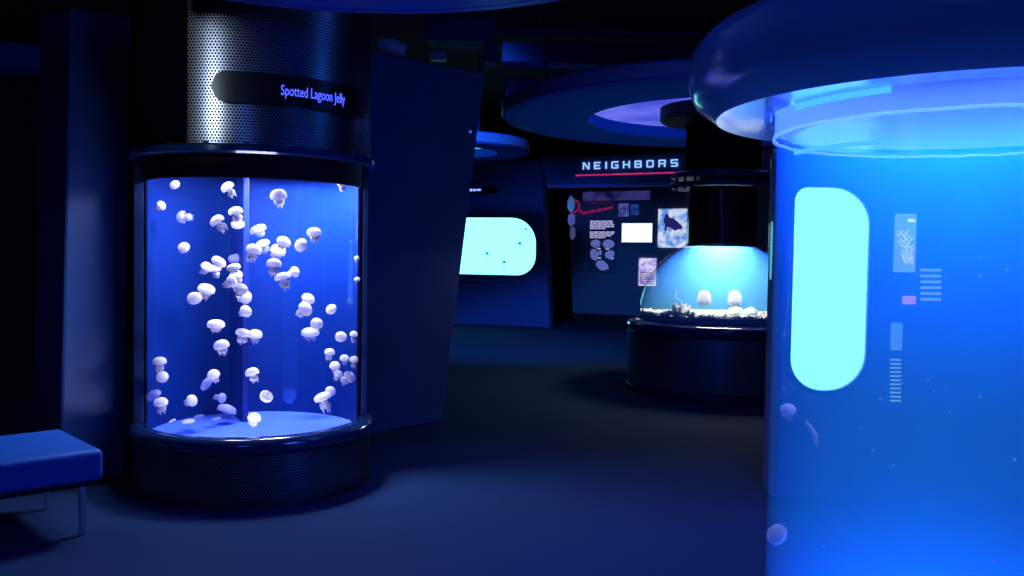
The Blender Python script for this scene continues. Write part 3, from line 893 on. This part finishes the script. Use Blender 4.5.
# white coral rubble round the front of the dome and the coral clumps
M_coral = mat('white_coral', (0.92, 0.93, 0.95), .8, bump=.8, bscale=60)
rnd = random.Random(12)
dcam = DB + PI
bm = NB()
for k in range(420):
    a = dcam + rnd.uniform(-1.5, 1.5)
    r = Rd - .05 - abs(rnd.gauss(0, .05))
    s = rnd.uniform(.010, .030)
    hump = .035 * math.exp(-((a - dcam - .52) / .28) ** 2) * rnd.random()
    blob(bm, (DT.x + r * math.sin(a), DT.y + r * math.cos(a), zd + .062 + s * .4 + hump), s, (1, 1, rnd.uniform(.7, 1.5)), .6, 3, 1, k)
tag(obj('coral_rubble', bm, M_coral), 'bright white coral rubble lining the front rim of the dome tank', 'coral rubble', kind='stuff')
def coral(u, v, w, h, name, label, seed, n=16):
    rnd = random.Random(seed)
    # stands on the bed
    p = ground(u, v, zd + .06)
    t = p - DT; t.z = 0
    if t.length > Rd - .14: t = t.normalized() * (Rd - .14)
    p = Vector((DT.x + t.x, DT.y + t.y, zd + .058))
    k = p.y / F_PX
    bm = NB()
    for i in range(n):
        a = rnd.uniform(0, 2 * PI); q = rnd.random()
        b = Vector((math.cos(a) * w * k * .28 * q, math.sin(a) * w * k * .22 * q, 0))
        top = b * 1.6 + Vector((0, 0, h * k * rnd.uniform(.55, 1)))
        tube(bm, [b, (b + top) / 2 + Vector((rnd.uniform(-.01, .01), 0, 0)), top], [.020, .016, .008], 7)
        blob(bm, top, rnd.uniform(.009, .016), amp=.5, sub=1, seed=i)
    blob(bm, (0, 0, .012), w * k * .34, (1, .8, .35), .5, 4, 2, seed)
    return tag(obj(name, bm, M_coral, loc=p), label, 'coral')
coral(671, 317, 26, 13, 'branching_coral', 'bushy white coral clump at the left of the dome tank floor', 1, 22)
coral(714, 318, 11, 5, 'branching_coral', 'low white coral lump at the middle front of the dome tank', 2, 8)
coral(764, 318, 18, 6, 'branching_coral', 'white coral clump at the right of the dome tank floor', 3, 16)
def dome_creature(u, v0, v1, w, depth, label):
    p = at(u, v1, DT.y + depth)
    k = p.y / F_PX; h = (v1 - v0) * k
    t = thing('jellyfish', label, 'jellyfish', p)
    bm = NB()
    lathe(bm, [(0, h), (w * k * .22, h * .97), (w * k * .38, h * .84), (w * k * .46, h * .6), (w * k * .5, h * .3), (w * k * .42, h * .24), (0, h * .4)], 20)
    for v in bm.verts: v.co *= 1 + .08 * noise.noise(v.co * 14)
    obj('bell', bm, M_bell[0], t, smooth=True)
    bm = NB()
    for i in range(10):
        a = 2 * PI * i / 10
        rr = w * k * .30
        blob(bm, (rr * math.cos(a), rr * math.sin(a), h * .2), w * k * .17, (1, 1, 1.3), .6, 3, 2, i)
    blob(bm, (0, 0, h * .25), w * k * .3, (1, 1, .8), .3, 3, 2, 5)
    obj('oral_arms', bm, M_arm[0], t, smooth=True)
dome_creature(704, 290.5, 305.5, 14, -.35, 'left one of two ragged white jellies side by side in the dome tank')
dome_creature(734.5, 290.5, 306.5, 14, -.35, 'right one of two ragged white jellies side by side in the dome tank')
p = at(737.5, 316, DT.y - .62); 
for (u, w, lab) in ((735.5, 14, 'white low reflection lump under the right ragged jelly in the dome tank'), (751, 13, 'dimmer low reflection lump right of the white one in the dome tank')):
    p = ground(u, 315, zd + .06); k = p.y / F_PX
    bm = NB(); blob(bm, (0, 0, w * k * .2), w * k * .5, (1, .7, .72), .5, 4, 3, u)
    tag(obj('reflection_lump', bm, M_coral if w == 14 else mat('grey_reflection', (0.45, 0.5, 0.6), .8), smooth=True, loc=p), lab, 'coral')  # reflections inside the dome built as solid lumps
p = at(677, 297, DT.y - .3)
bm = NB(); tube(bm, [(-.005, 0, .07), (-.012, 0, .0), (.004, 0, -.02), (.03, 0, -.03)], .004, 6)
tube(bm, [(.05, 0, -.03), (.055, 0, -.12)], .004, 6)
tag(obj('probe_wire', bm, M_coral, loc=p), 'thin bent white wire above the coral at the left inside the dome', 'wire')

# ------------------------------------------------------------------ round canopies
def lightbox(name, c1, c2, scale, strength):
    m = bpy.data.materials.new(name); m.use_nodes = True
    nt = m.node_tree; nt.nodes.clear(); N = nt.nodes.new; L = nt.links.new
    tc = N('ShaderNodeTexCoord'); nz = N('ShaderNodeTexNoise'); nz.inputs['Scale'].default_value = scale; nz.inputs['Detail'].default_value = 5
    rp = N('ShaderNodeValToRGB'); rp.color_ramp.elements[0].color = (*c1, 1); rp.color_ramp.elements[1].color = (*c2, 1)
    rp.color_ramp.elements[0].position = .38; rp.color_ramp.elements[1].position = .6
    e = N('ShaderNodeEmission'); o = N('ShaderNodeOutputMaterial'); e.inputs['Strength'].default_value = strength
    L(tc.outputs['Object'], nz.inputs['Vector']); L(nz.outputs['Fac'], rp.inputs['Fac']); L(rp.outputs['Color'], e.inputs['Color']); L(e.outputs[0], o.inputs['Surface'])
    return m
def canopy(c, R, Ri, label, panel_m, thick=.17, ring_m=None, drum_r=None, rods=3, seg=96):
    t = thing('ring_canopy', label, 'canopy', c)
    bm = NB()
    lathe(bm, [(Ri, 0), (R - .10, 0), (R - .10, .012), (R - .085, .012), (R - .085, .0), (R - .02, .0), (R, .02), (R, thick - .02), (R - .02, thick), (Ri, thick)], seg, closed=True)
    obj('ring', bm, ring_m or M_canopy, t, smooth=True)
    bm = NB(); lathe(bm, [(R + .003, .025), (R + .012, .03), (R + .012, thick - .03), (R + .003, thick - .025)], seg, closed=True)
    obj('rim', bm, M_rim, t, smooth=True)
    bm = NB(); lathe(bm, [(0, thick - .03), (Ri - .002, thick - .03), (Ri - .002, thick - .005), (0, thick - .005)], seg)
    obj('recess_panel', bm, panel_m, t, smooth=True)
    bm = NB(); lathe(bm, [(0, thick + .002), (Ri + .05, thick + .002), (Ri + .05, thick + .02), (0, thick + .02)], seg)
    obj('top_cover', bm, M_dark, t, smooth=True)
    if drum_r:
        bm = NB(); lathe(bm, [(0, -.02), (drum_r - .02, -.02), (drum_r, 0), (drum_r, thick - .032), (0, thick - .032)], 64)
        obj('centre_drum', bm, M_dark, t, smooth=True)
    for k in range(rods):
        a = 2 * PI * k / rods + .5
        rr = (R + Ri) / 2
        bm = NB(); tube(bm, [(rr * math.sin(a), rr * math.cos(a), thick - .005), (rr * math.sin(a), rr * math.cos(a), 4.6 - c[2])], .014, 8)
        obj('hanger_rod', bm, M_duct, t)
    return t
R_big = DD * math.sin(math.atan(208 / F_PX) - math.atan(-12 / F_PX))
Ri_big = DD * math.sin(math.atan(208 / F_PX) - math.atan(73 / F_PX))
Z_C = 3.07
canopy((DT.x, DT.y, Z_C), R_big, Ri_big, 'big round ring canopy hung above the dome tank', lightbox('violet_recess_glow', (0.07, 0.10, 0.80), (0.17, 0.20, 1.0), 1.6, .85), drum_r=.72)  # light falling in the recess put into a patchy glowing panel
cs = at(444, 152, 13.67)
canopy((cs.x, cs.y, Z_C), 1.32, .83, 'small far round canopy half hidden behind the leaning slab', glow('cyan_canopy_light', (0.10, 0.55, 1.0), 1.0))
canopy((-.74, 3.33, 2.835), 1.66, 1.0, 'round canopy overhead, only its far edge showing at the top', mat('pale_recess_paint', (0.5, 0.5, 0.62), .45), ring_m=mat('blue_canopy_paint', (0.015, 0.05, 0.42), .4))

# ------------------------------------------------------------------ far wall with the oval window
A, B = ground(440, 323.5), ground(550, 328)
P = Plane(A, B)
xt, zt = P.st(541, 160)
q = [P.p(-2.2, 0), P.p(P.len, 0), P.p(xt, zt), P.p(-2.2, zt)]
bm = NB(); prism(bm, q, -P.n * .4)
tag(obj('partition_wall', bm, M_panel2, bevel=.02), 'far dark blue wall with the wide glowing window', 'partition')
t, (x0, x1, zb, zt2) = oval_port(P, 425, 218, 536.5, 273, (17, 18, 24, 17), 'viewing_window', 'wide glowing cyan rounded window on the far wall', glow('cyan_lit_water', (0.23, 1.0, 1.15), 2.0))
M_net = flesh('nettle_bell', (0.75, 0.55, 0.85), .25, .3)
M_net2 = flesh('nettle_tail', (1.0, 1.0, 1.0), .88, 0)
for (u, v, r, tail, lab) in ((488.5, 254, 2.0, [(1.5, 3), (-1, 7)], 'small dark jelly lowest left in the far glowing window'),
                             (521, 244, 2.0, [(-8, 5), (-16, 9)], 'small jelly with a long white tail in the far glowing window'),
                             (505.5, 262.5, 2.0, [(0, 4), (-.3, 9)], 'small jelly hanging straight down, low in the far glowing window'),
                             (527, 229.5, 1.4, [(-3, 3), (-5, 9)], 'tiny dark jelly at the upper right of the far glowing window')):
    c = P.hit(u, v) + P.n * .09
    k = 18.5 / F_PX
    t = thing('sea_nettle', lab, 'jellyfish', c)
    bm = NB(); lathe(bm, [(0, r * k), (r * k * .7, r * k * .8), (r * k, 0), (r * k * .9, -r * k * .3), (0, r * k * .3)], 14)
    obj('bell', bm, M_net, t, smooth=True)
    bm = NB(); pts = [Vector((0, 0, 0))] + [P.t * (a * k) + Vector((0, 0, -b * k)) for a, b in tail]
    tube(bm, pts, [.03, .03, .008], 8)
    obj('tentacles', bm, M_net2, t, smooth=True)
# dark capsule sign above the window
x0, z0 = P.st(446, 194); x1, z1 = P.st(498, 186.5)
c = P.p((x0 + x1) / 2, (z0 + z1) / 2)
t = thing('name_sign', 'dark capsule sign with blue lit text above the far window', 'sign', c)
bm = NB(); prism(bm, [P.p(x, z, .003) - c for x, z in rrect(x0, x1, z0, z1, (z1 - z0) / 2 * .98)], P.n * .04)
obj('case', bm, M_dark, t)
bm = NB()
for ua, ub, va, vb in ((458, 461, 188.6, 191.6), (462, 464.5, 189.2, 191.6), (465.5, 469, 188.8, 191.4), (470, 473, 189, 191.4), (474, 476.5, 189.2, 191.2), (477.5, 481.5, 189.2, 191)):
    xa, za = P.st(ua, vb); xb2, zb2 = P.st(ub, va)
    prism(bm, [P.p(x, z, .046) - c for x, z in ((xa, za), (xb2, za), (xb2, zb2), (xa, zb2))], P.n * .006)
tag(obj('lettering', bm, glow('blue_led_far', (0.15, 0.2, 1.0), 3.0), t), 'glowing blue lettering')

# ------------------------------------------------------------------ NEIGHBORS exhibit
A, B = at(541, 190, 17.7), at(690, 190, 16.35)
P = Plane(A, B)
xr = P.st(792, 170)[0]
xb, zb = P.st(546.5, 189); xt, zt = P.st(541, 158)
_, zmid = P.st(547, 187)
zlow = P.st(600, 185.5)[1]
hd = thing('header_sign', 'dark blue header beam lettered NEIGHBORS above the exhibit alcove', 'sign', P.p(0, zlow))
c = Vector(hd.location)
bm = NB()
prism(bm, [P.p(xt, zt) - c, P.p(xb, zlow + .03) - c, P.p(xr, zlow + .03) - c, P.p(xr, zt) - c], -P.n * .9)
obj('beam', bm, M_panel2, hd, bevel=.015)
bm = NB(); prism(bm, [P.p(xb + .02, zlow - .02, -.01) - c, P.p(P.st(670, 184)[0], zlow - .02, -.01) - c, P.p(P.st(670, 184)[0], zlow + .03, .012) - c, P.p(xb + .02, zlow + .03, .012) - c], -P.n * .06)
tag(obj('lower_edge', bm, mat('lit_edge_blue', (0.12, 0.22, 0.9), .3), hd), 'lower edge coloured as lit blue')  # blue light on the lip painted into its colour
# block letters
GL = {
 'N': [(0, 0, 1, 7), (5, 0, 6, 7), 'd'],
 'E': [(0, 0, 1.1, 7), (1, 0, 5.6, 1.2), (1, 2.9, 5, 4.1), (1, 5.8, 5.6, 7)],
 'I': [(0, 0, 1.2, 7)],
 'G': [(0, .6, 1.1, 6.4), (.5, 0, 6, 1.2), (.5, 5.8, 6, 7), (4.9, 1, 6, 3.8), (3.2, 2.8, 6, 3.9)],
 'H': [(0, 0, 1.1, 7), (4.9, 0, 6, 7), (1, 2.9, 5, 4.1)],
 'B': [(0, 0, 1.1, 7), (1, 0, 5.6, 1.2), (1, 2.9, 5.4, 4.1), (1, 5.8, 5.4, 7), (4.8, .6, 6, 3.2), (4.6, 3.8, 5.8, 6.5)],
 'O': [(0, .4, 1.1, 6.6), (4.9, .4, 6, 6.6), (.5, 0, 5.5, 1.2), (.5, 5.8, 5.5, 7)],
 'R': [(0, 0, 1.1, 7), (1, 2.7, 5.4, 3.8), (1, 5.8, 5.4, 7), (4.8, 3.4, 6, 6.5), (4.6, 0, 5.8, 3)],
 'S': [(.3, 0, 5.6, 1.2), (4.8, .5, 6, 3.6), (.5, 2.9, 5.5, 4.1), (0, 3.6, 1.1, 6.6), (.4, 5.8, 5.8, 7)],
}
xs0, zs0 = P.st(583.2, 169.6); xs1, _ = P.st(678.2, 164.8); _, zs1 = P.st(583.2, 162.6)
word = 'NEIGHBORS'
adv = [6 if ch != 'I' else 1.2 for ch in word]
gap = 4.1
tot = sum(adv) + gap * (len(word) - 1)
sx = (xs1 - xs0) / tot; sz = (zs1 - zs0) / 7
x = 0
for ch, ad in zip(word, adv):
    bm = NB()
    for g in GL[ch]:
        if g == 'd':
            pts = [(0.2, 7), (1.6, 7), (5.8, 0), (4.4, 0)]
        else:
            pts = [(g[0], g[1]), (g[2], g[1]), (g[2], g[3]), (g[0], g[3])]
        prism(bm, [P.p(xs0 + (x + a) * sx, zs0 + b * sz, .012) - c for a, b in pts], P.n * .02)
    x += ad + gap
    obj('letter', bm, glow('letter_light', (0.30, 0.55, 1.0), 1.15), hd)
# fine red caption line under the word: small broken strokes
rnd = random.Random(2)
u = 575.7; bm = NB()
x0, z0 = P.st(575.7, 175.6); x1, _ = P.st(700, 169)
x = x0
while x < x1:
    wd = rnd.uniform(.03, .08)
    prism(bm, [P.p(x, z0 - .012, .006) - c, P.p(x + wd, z0 - .012, .006) - c, P.p(x + wd, z0 + .016 + rnd.uniform(-.006, .006), .006) - c, P.p(x, z0 + .016 + rnd.uniform(-.006, .006), .006) - c], P.n * .008)
    x += wd + .012
obj('caption_line', bm, glow('magenta_caption', (0.75, 0.03, 0.22), .75), hd)

# alcove back panel and its sides
A2, B2 = at(568, 250, 18.7), at(690, 250, 17.5)
Q = Plane(A2, B2)
xr2 = Q.st(800, 250)[0]
bm = NB(); 
xl0, zl0 = Q.st(572.5, 313); xl1, zl1 = Q.st(568, 189)
prism(bm, [Q.p(xl0, zl0), Q.p(xr2, zl0), Q.p(xr2, zlow + .1), Q.p(xl1, zlow + .1)], -Q.n * .12)
ab = tag(obj('alcove_wall', bm, mat('alcove_panel', (0.10, 0.11, 0.17), .35, spec=.4), bevel=.01), 'dark alcove panel carrying posters under the NEIGHBORS header', 'display panel')
bm = NB(); prism(bm, [Q.p(xl0 + .05, 0), Q.p(xr2, 0), Q.p(xr2, zl0 - .01), Q.p(xl0 + .05, zl0 - .01)], -Q.n * .3)
tag(obj('plinth', bm, M_dark), 'black plinth under the alcove panel', 'plinth')
def poster(u0, v0, u1, v1, name, label, cat, m, th=.03):
    # v0 and v1 at the left edge; heights come from the plane
    x0, zb = Q.st(u0, v1); _, zt = Q.st(u0, v0); x1, _ = Q.st(u1, v1)
    c = Q.p((x0 + x1) / 2, zb)
    t = thing(name, label, cat, c)
    bm = NB(); prism(bm, [Q.p(x0, zb, .002) - c, Q.p(x1, zb, .002) - c, Q.p(x1, zt, .002) - c, Q.p(x0, zt, .002) - c], Q.n * th)
    o = obj('board', bm, m, t)
    return t, c, (x0, x1, zb, zt)
t, c, _ = poster(621.5, 223, 653, 242.5, 'display_screen', 'blank white lit screen in the middle of the alcove panel', 'screen', M_dark)
x0, zb = Q.st(622.2, 242.2); x1, zt = Q.st(652.5, 241.2); _, zt = Q.st(622.2, 223.4)
bm = NB(); prism(bm, [Q.p(x0, zb, .033) - c, Q.p(x1, zb, .033) - c, Q.p(x1, zt, .033) - c, Q.p(x0, zt, .033) - c], Q.n * .004)
tag(obj('screen', bm, glow('white_screen', (0.80, 0.86, 1.0), 1.4), t), 'white glowing screen')
# text panel with shells
t, c, (x0, x1, zb, zt) = poster(588.5, 220, 616, 272.5, 'text_panel', 'tall dark panel of white text lines over six pale shells', 'panel', mat('dark_print', (0.05, 0.06, 0.12), .5), .012)
M_print = glow('backlit_print', (0.55, 0.52, 0.95), .8)
bm = NB(); rnd = random.Random(5)
n = 10
for k in range(n):
    if k == 5: continue
    va = zt - (zt - zb) * (.015 + .034 * k); vb = va - (zt - zb) * .022
    xe = x1 - .03 - (rnd.uniform(0, .06) if k not in (4, 9) else .22)
    xx = x0 + .02
    while xx < xe - .02:
        wd = min(rnd.uniform(.05, .13), xe - xx)
        prism(bm, [Q.p(xx, vb, .0145) - c, Q.p(xx + wd, vb, .0145) - c, Q.p(xx + wd, va, .0145) - c, Q.p(xx, va, .0145) - c], Q.n * .003)
        xx += wd + .014
obj('text_lines', bm, M_print, t)
M_shell = mat('shell_print', (0.4, 0.42, 0.6), .6, emit=(0.28, 0.32, 0.9), estr=.3, vary=.8, bscale=14)
for (u, v, rx, rz, ro) in ((596, 243.5, 5.3, 4, 0), (609, 244, 6, 4.3, 0), (594.8, 254.5, 4.2, 6, .4), (600.5, 252.5, 1.8, 2.6, 0), (610, 254.5, 5, 4.2, .3), (602.5, 265.5, 6.5, 4.6, -.4)):
    p0 = Q.hit(u, v); k = 18.4 / F_PX
    bm = NB(); pts = []
    for i in range(20):
        a = 2 * PI * i / 20
        w_ = 1 + .13 * noise.noise(Vector((math.cos(a) * 2 + u, math.sin(a) * 2, v)))
        ex, ez = rx * k * math.cos(a) * w_, rz * k * math.sin(a) * w_
        pts.append(p0 - c + Q.t * (ex * math.cos(ro) - ez * math.sin(ro)) + Vector((0, 0, ex * math.sin(ro) + ez * math.cos(ro))) + Q.n * .0135)
    prism(bm, pts, Q.n * .02); obj('shell_picture', bm, M_shell, t)
for u, v in ((599, 248.5), (607.5, 249), (599.5, 258), (612, 258.5), (607, 268)):
    bm = NB(); a_ = Q.st(u - 1.8, v + .5); b_ = Q.st(u + 1.8, v - .5)
    prism(bm, [Q.p(a_[0], a_[1], .0145) - c, Q.p(b_[0], a_[1], .0145) - c, Q.p(b_[0], b_[1], .0145) - c, Q.p(a_[0], b_[1], .0145) - c], Q.n * .004)
    obj('caption', bm, M_print, t)
# backlit photograph of a dark animal
t, c, (x0, x1, zb, zt) = poster(658, 209, 696, 247.5, 'photo_panel', 'tall pale backlit photo of a dark long-legged animal beside the column', 'picture', lightbox('pale_photo', (0.10, 0.30, 0.9), (0.75, 0.85, 1.0), 7, .85))
bm = NB()
def pt(u, v, o=.034): return Q.hit(u, v) - c + Q.n * o
body = [(664.5, 219), (666, 214.5), (668.5, 214), (670, 217.5), (674, 218.5), (678.5, 222), (682.5, 226), (683, 229), (678, 229.5), (676, 231), (671, 227.5), (667.5, 227), (666.8, 231), (665, 231), (665.5, 224), (664, 222)]
prism(bm, [pt(*q) for q in body], Q.n * .006)
obj('animal_picture', bm, mat('animal_print', (0.03, 0.02, 0.10), .6, emit=(0.04, 0.03, 0.3), estr=.4), t)
# small lower poster
t, c, (x0, x1, zb, zt) = poster(638.8, 258, 656, 285.5, 'info_sheet', 'small white info sheet low on the alcove panel, partly behind the dome', 'panel', lightbox('pale_sheet', (0.3, 0.25, 0.75), (0.75, 0.7, 1.0), 9, .95))
bm = NB()
for k in range(6):
    va = zt - (zt - zb) * (.52 + .075 * k); vb = va - (zt - zb) * .03
    prism(bm, [Q.p(x0 + .03, vb, .033) - c, Q.p(x1 - .04, vb, .033) - c, Q.p(x1 - .04, va, .033) - c, Q.p(x0 + .03, va, .033) - c], Q.n * .003)
obj('text_lines', bm, mat('violet_ink', (0.05, 0.04, 0.2), .6), t)
# small framed pictures above the screen and the band of dim pictures
t, c, _ = poster(618.5, 203.5, 628.5, 216.5, 'picture_card', 'dim bluish picture card upper left over the white screen', 'picture', lightbox('dim_picture', (0.02, 0.03, 0.2), (0.10, 0.11, 0.45), 9, .8), .015)
t, c, _ = poster(630.5, 204.5, 638.5, 215, 'picture_card', 'dark picture card with a blue glow, right of the dim bluish one', 'picture', lightbox('blue_picture', (0.01, 0.015, 0.12), (0.02, 0.10, 0.6), 12, .6), .015)
t, c, _ = poster(583, 192, 650, 201, 'picture_band', 'dim violet picture band along the top of the alcove panel', 'picture', lightbox('violet_band', (0.005, 0.005, 0.06), (0.05, 0.05, 0.28), 3, .55), .012)
# red painted coil and stripe
M_red = mat('red_tube', (0.75, 0.03, 0.12), .4, emit=(0.5, 0.01, 0.12), estr=.45)
c = Q.hit(572, 214)
rc = thing('red_coil', 'looping red tube on the upper left of the alcove panel', 'decoration', c)
pts = [(569, 216), (574, 213), (579, 209.5), (579.5, 204), (576, 200.5), (572, 201.5), (570.5, 205)]
def smooth_path(pts, n=6):
    out = []
    for i in range(len(pts) - 1):
        p0 = Vector(pts[max(i - 1, 0)]); p1 = Vector(pts[i]); p2 = Vector(pts[i + 1]); p3 = Vector(pts[min(i + 2, len(pts) - 1)])
        for k in range(n):
            t = k / n
            out.append(.5 * ((2 * p1) + (p2 - p0) * t + (2 * p0 - 5 * p1 + 4 * p2 - p3) * t * t + (3 * p1 - p0 - 3 * p2 + p3) * t ** 3))
    out.append(Vector(pts[-1])); return out
bm = NB(); tube(bm, [Q.hit(p[0], p[1]) + Q.n * .04 - c for p in smooth_path(pts)], .018, 8)
obj('loop', bm, M_red, rc, smooth=True)
bm = NB(); tube(bm, [Q.hit(p[0], p[1]) + Q.n * .04 - c for p in smooth_path([(579, 209.5), (583, 212.5)])], .018, 8)
obj('tail', bm, M_red, rc, smooth=True)
bm = NB(); p_ = [Q.hit(u, v) + Q.n * .035 for u, v in smooth_path([(583.5, 213.5), (596, 211), (606, 209), (613.5, 207.5)])]
tube(bm, p_, [.022 + .008 * math.sin(i * 1.7) for i in range(len(p_))], 8)
tag(obj('red_streak', bm, M_red, smooth=True), 'thick red slanting streak right of the looping red tube', 'decoration')
bm = NB(); x0, z0 = Q.st(589, 203); x1, _ = Q.st(610, 202); x = x0
while x < x1:
    prism(bm, [Q.p(x, z0 - .01, .003), Q.p(x + .04, z0 - .01, .003), Q.p(x + .04, z0 + .012, .003), Q.p(x, z0 + .012, .003)], Q.n * .008); x += .055
tag(obj('red_caption', bm, mat('dim_red', (0.35, 0.02, 0.1), .5, emit=(0.25, 0.005, 0.05), estr=.3)), 'fine dim red dotted caption over the red streak', 'caption')
for (u, v0, v1, w, m_, lab) in ((572, 196.5, 212, 7, mat('figure_blue', (0.15, 0.3, 0.55), .5, emit=(0.05, 0.2, 0.5), estr=.5, vary=.8, bscale=12), 'bluish small figure inside the red loop'),
                            (572.5, 214, 226, 7, mat('figure_grey', (0.25, 0.28, 0.5), .5, emit=(0.10, 0.12, 0.45), estr=.5, vary=.8, bscale=12), 'greyish small figure under the red loop'),
                            (573.5, 226.5, 239.5, 5.5, mat('figure_tan', (0.28, 0.25, 0.4), .5, emit=(0.14, 0.12, 0.3), estr=.4, vary=.5, bscale=8), 'tan strip at the foot of the two small figures')):
    p0 = Q.hit(u, v1); k = 18.6 / F_PX; h = (v1 - v0) * k
    bm = NB()
    blob(bm, (0, 0, h * .5), h * .5, (w * k / h, .12, 1), .3, 3, 3, u)
    tag(obj('figurine', bm, m_, smooth=True, loc=p0 + Q.n * .06), lab, 'figure')

# ------------------------------------------------------------------ ceiling clutter
def duct(name, label, p0, p1, r, square=False, m=None, cat='duct'):
    p0, p1 = Vector(p0), Vector(p1)
    t = thing(name, label, cat, p0)
    bm = NB(); d = p1 - p0
    if square:
        ang = math.atan2(d.y, d.x)
        M = Matrix.Rotation(ang, 4, 'Z')
        box(bm, 0, d.length, -r, r, -r * .7, r * .7, M); obj('casing', bm, m or M_duct, t, bevel=.01)
        n = int(d.length / 1.2)
        for k in range(1, n + 1):
            bm = NB(); box(bm, k * 1.2 - .03, k * 1.2 + .03, -r - .015, r + .015, -r * .7 - .015, r * .7 + .015, M); obj('joint_band', bm, m or M_duct, t)
    else:
        tube(bm, [(0, 0, 0), d], r, 16); obj('pipe', bm, m or M_duct, t, smooth=True)
    for f in (.15, .85):
        q = d * f
        bm = NB(); tube(bm, [q + Vector((0, 0, r * .6)), Vector((q.x, q.y, 4.6 - p0.z))], .01, 6); obj('hanger_rod', bm, M_duct, t)
    return t
a_, b_ = at(502, 60, 11.0), at(700, 44, 11.0)
duct('air_duct', 'long square duct at the upper centre above the ring canopy', (a_.x, 11.0, 3.98), (6, 11.3, 3.98), .17, True)
duct('air_duct', 'lower square duct behind the left end of the ring canopy', (-.15, 13.2, 3.95), (5.5, 13.6, 3.95), .2, True)
duct('pipe', 'thin horizontal pipe running below the dark ceiling', (-.6, 9.4, 3.86), (5, 9.6, 3.9), .03, cat='pipe')
duct('pipe', 'thin slanting pipe above the right side of the ring canopy', (2.4, 12.82, 3.8), (3.7, 12.84, 4.45), .03, cat='pipe')
q = at(470, 40, 8.6)
t = thing('hanging_duct', 'boxy duct elbow dropping down beside the leaning slab top', 'duct', q)
bm = NB(); box(bm, -.42, .22, -.2, .2, -.05, .16); obj('casing', bm, M_duct, t, bevel=.02)
bm = NB(); box(bm, .14, .27, -.14, .14, -.24, -.04); obj('elbow', bm, M_duct, t, bevel=.02)
bm = NB(); tube(bm, [(-.1, 0, .15), (-.1, 0, 4.6 - q.z)], .012, 6); obj('hanger_rod', bm, M_duct, t)
q = at(438, 57, 8.2)
t = thing('junction_box', 'small pale box hung over the leaning slab top', 'box', q)
bm = NB(); box(bm, -.075, .075, -.05, .05, -.035, .035); obj('case', bm, mat('pale_box', (.3, .33, .5), .5), t, bevel=.008)
bm = NB(); tube(bm, [(0, 0, .03), (0, 0, 4.6 - q.z)], .008, 6); obj('hanger_rod', bm, M_duct, t)
q = at(390, 47, 7.6)
t = thing('spotlight', 'pale spotlight housing hung above the leaning slab corner', 'spotlight', q)
bm = NB(); tube(bm, [(-.10, 0, 0), (-.06, 0, .012), (.04, 0, -.004), (.13, 0, -.03)], [.06, .07, .075, .06], 16)
obj('housing', bm, mat('pale_lamp_housing', (.45, .45, .65), .4), t, smooth=True)
bm = NB(); tube(bm, [(-.115, 0, 0), (-.095, 0, .001)], .045, 16); obj('lens', bm, M_neck, t, smooth=True)
bm = NB(); tube(bm, [(0, 0, .06), (0, 0, 4.6 - q.z)], .01, 6); obj('hanger_rod', bm, M_duct, t)

# ------------------------------------------------------------------ added dim blue fills, spots and world
blue = (0.06, 0.14, 1.0)
lamp('room_fill', 'AREA', (-.9, -1.6, 3.6), (0.05, 0.17, 1.0), 22, 1.2, (-1.6, 5.5, .6))  # unseen blue fill added to brighten the near things
lamp('room_fill', 'AREA', (2.2, 5.2, 4.4), blue, 10, 1.0, (1.2, 7.5, 0))
lamp('room_fill', 'SPOT', (-1.1, 9.0, 4.45), (0.03, 0.24, 1.0), 2100, .3, (.5, 15.8, .2), spot=54, blend=.9)  # unseen fill added to brighten the far wall and floor
lamp('wall_fill', 'AREA', (2.9, 4.5, 3.3), (0.01, 0.16, 1.0), 14, .8, (2.9, 5.1, .6))  # unseen fill added for the wall behind the near tank
lamp('drum_spot', 'SPOT', (-3.3, 1.3, 2.9), (0.62, 0.76, 1.0), 150, .10, (LT.x + .08, LT.y, 2.50), spot=15, blend=.35)
lamp('floor_spot', 'SPOT', (-.2, 6.3, 4.3), (0.35, 0.42, 1.0), 60, .1, (-.35, 6.2, 0), spot=30, blend=1)
lamp('floor_spot', 'SPOT', (-.6, .6, 4.3), (1.0, 0.32, 0.5), 120, .1, (-.75, 4.0, 0), spot=26, blend=1)
w = bpy.data.worlds.new('world'); S.world = w; w.use_nodes = True
bg = w.node_tree.nodes['Background']
bg.inputs['Color'].default_value = (0.01, 0.03, 0.16, 1); bg.inputs['Strength'].default_value = .1

vs = S.view_settings
vs.view_transform = 'Standard'; vs.look = 'None'; vs.gamma = 1; vs.use_curve_mapping = False
vs.exposure = 0.0
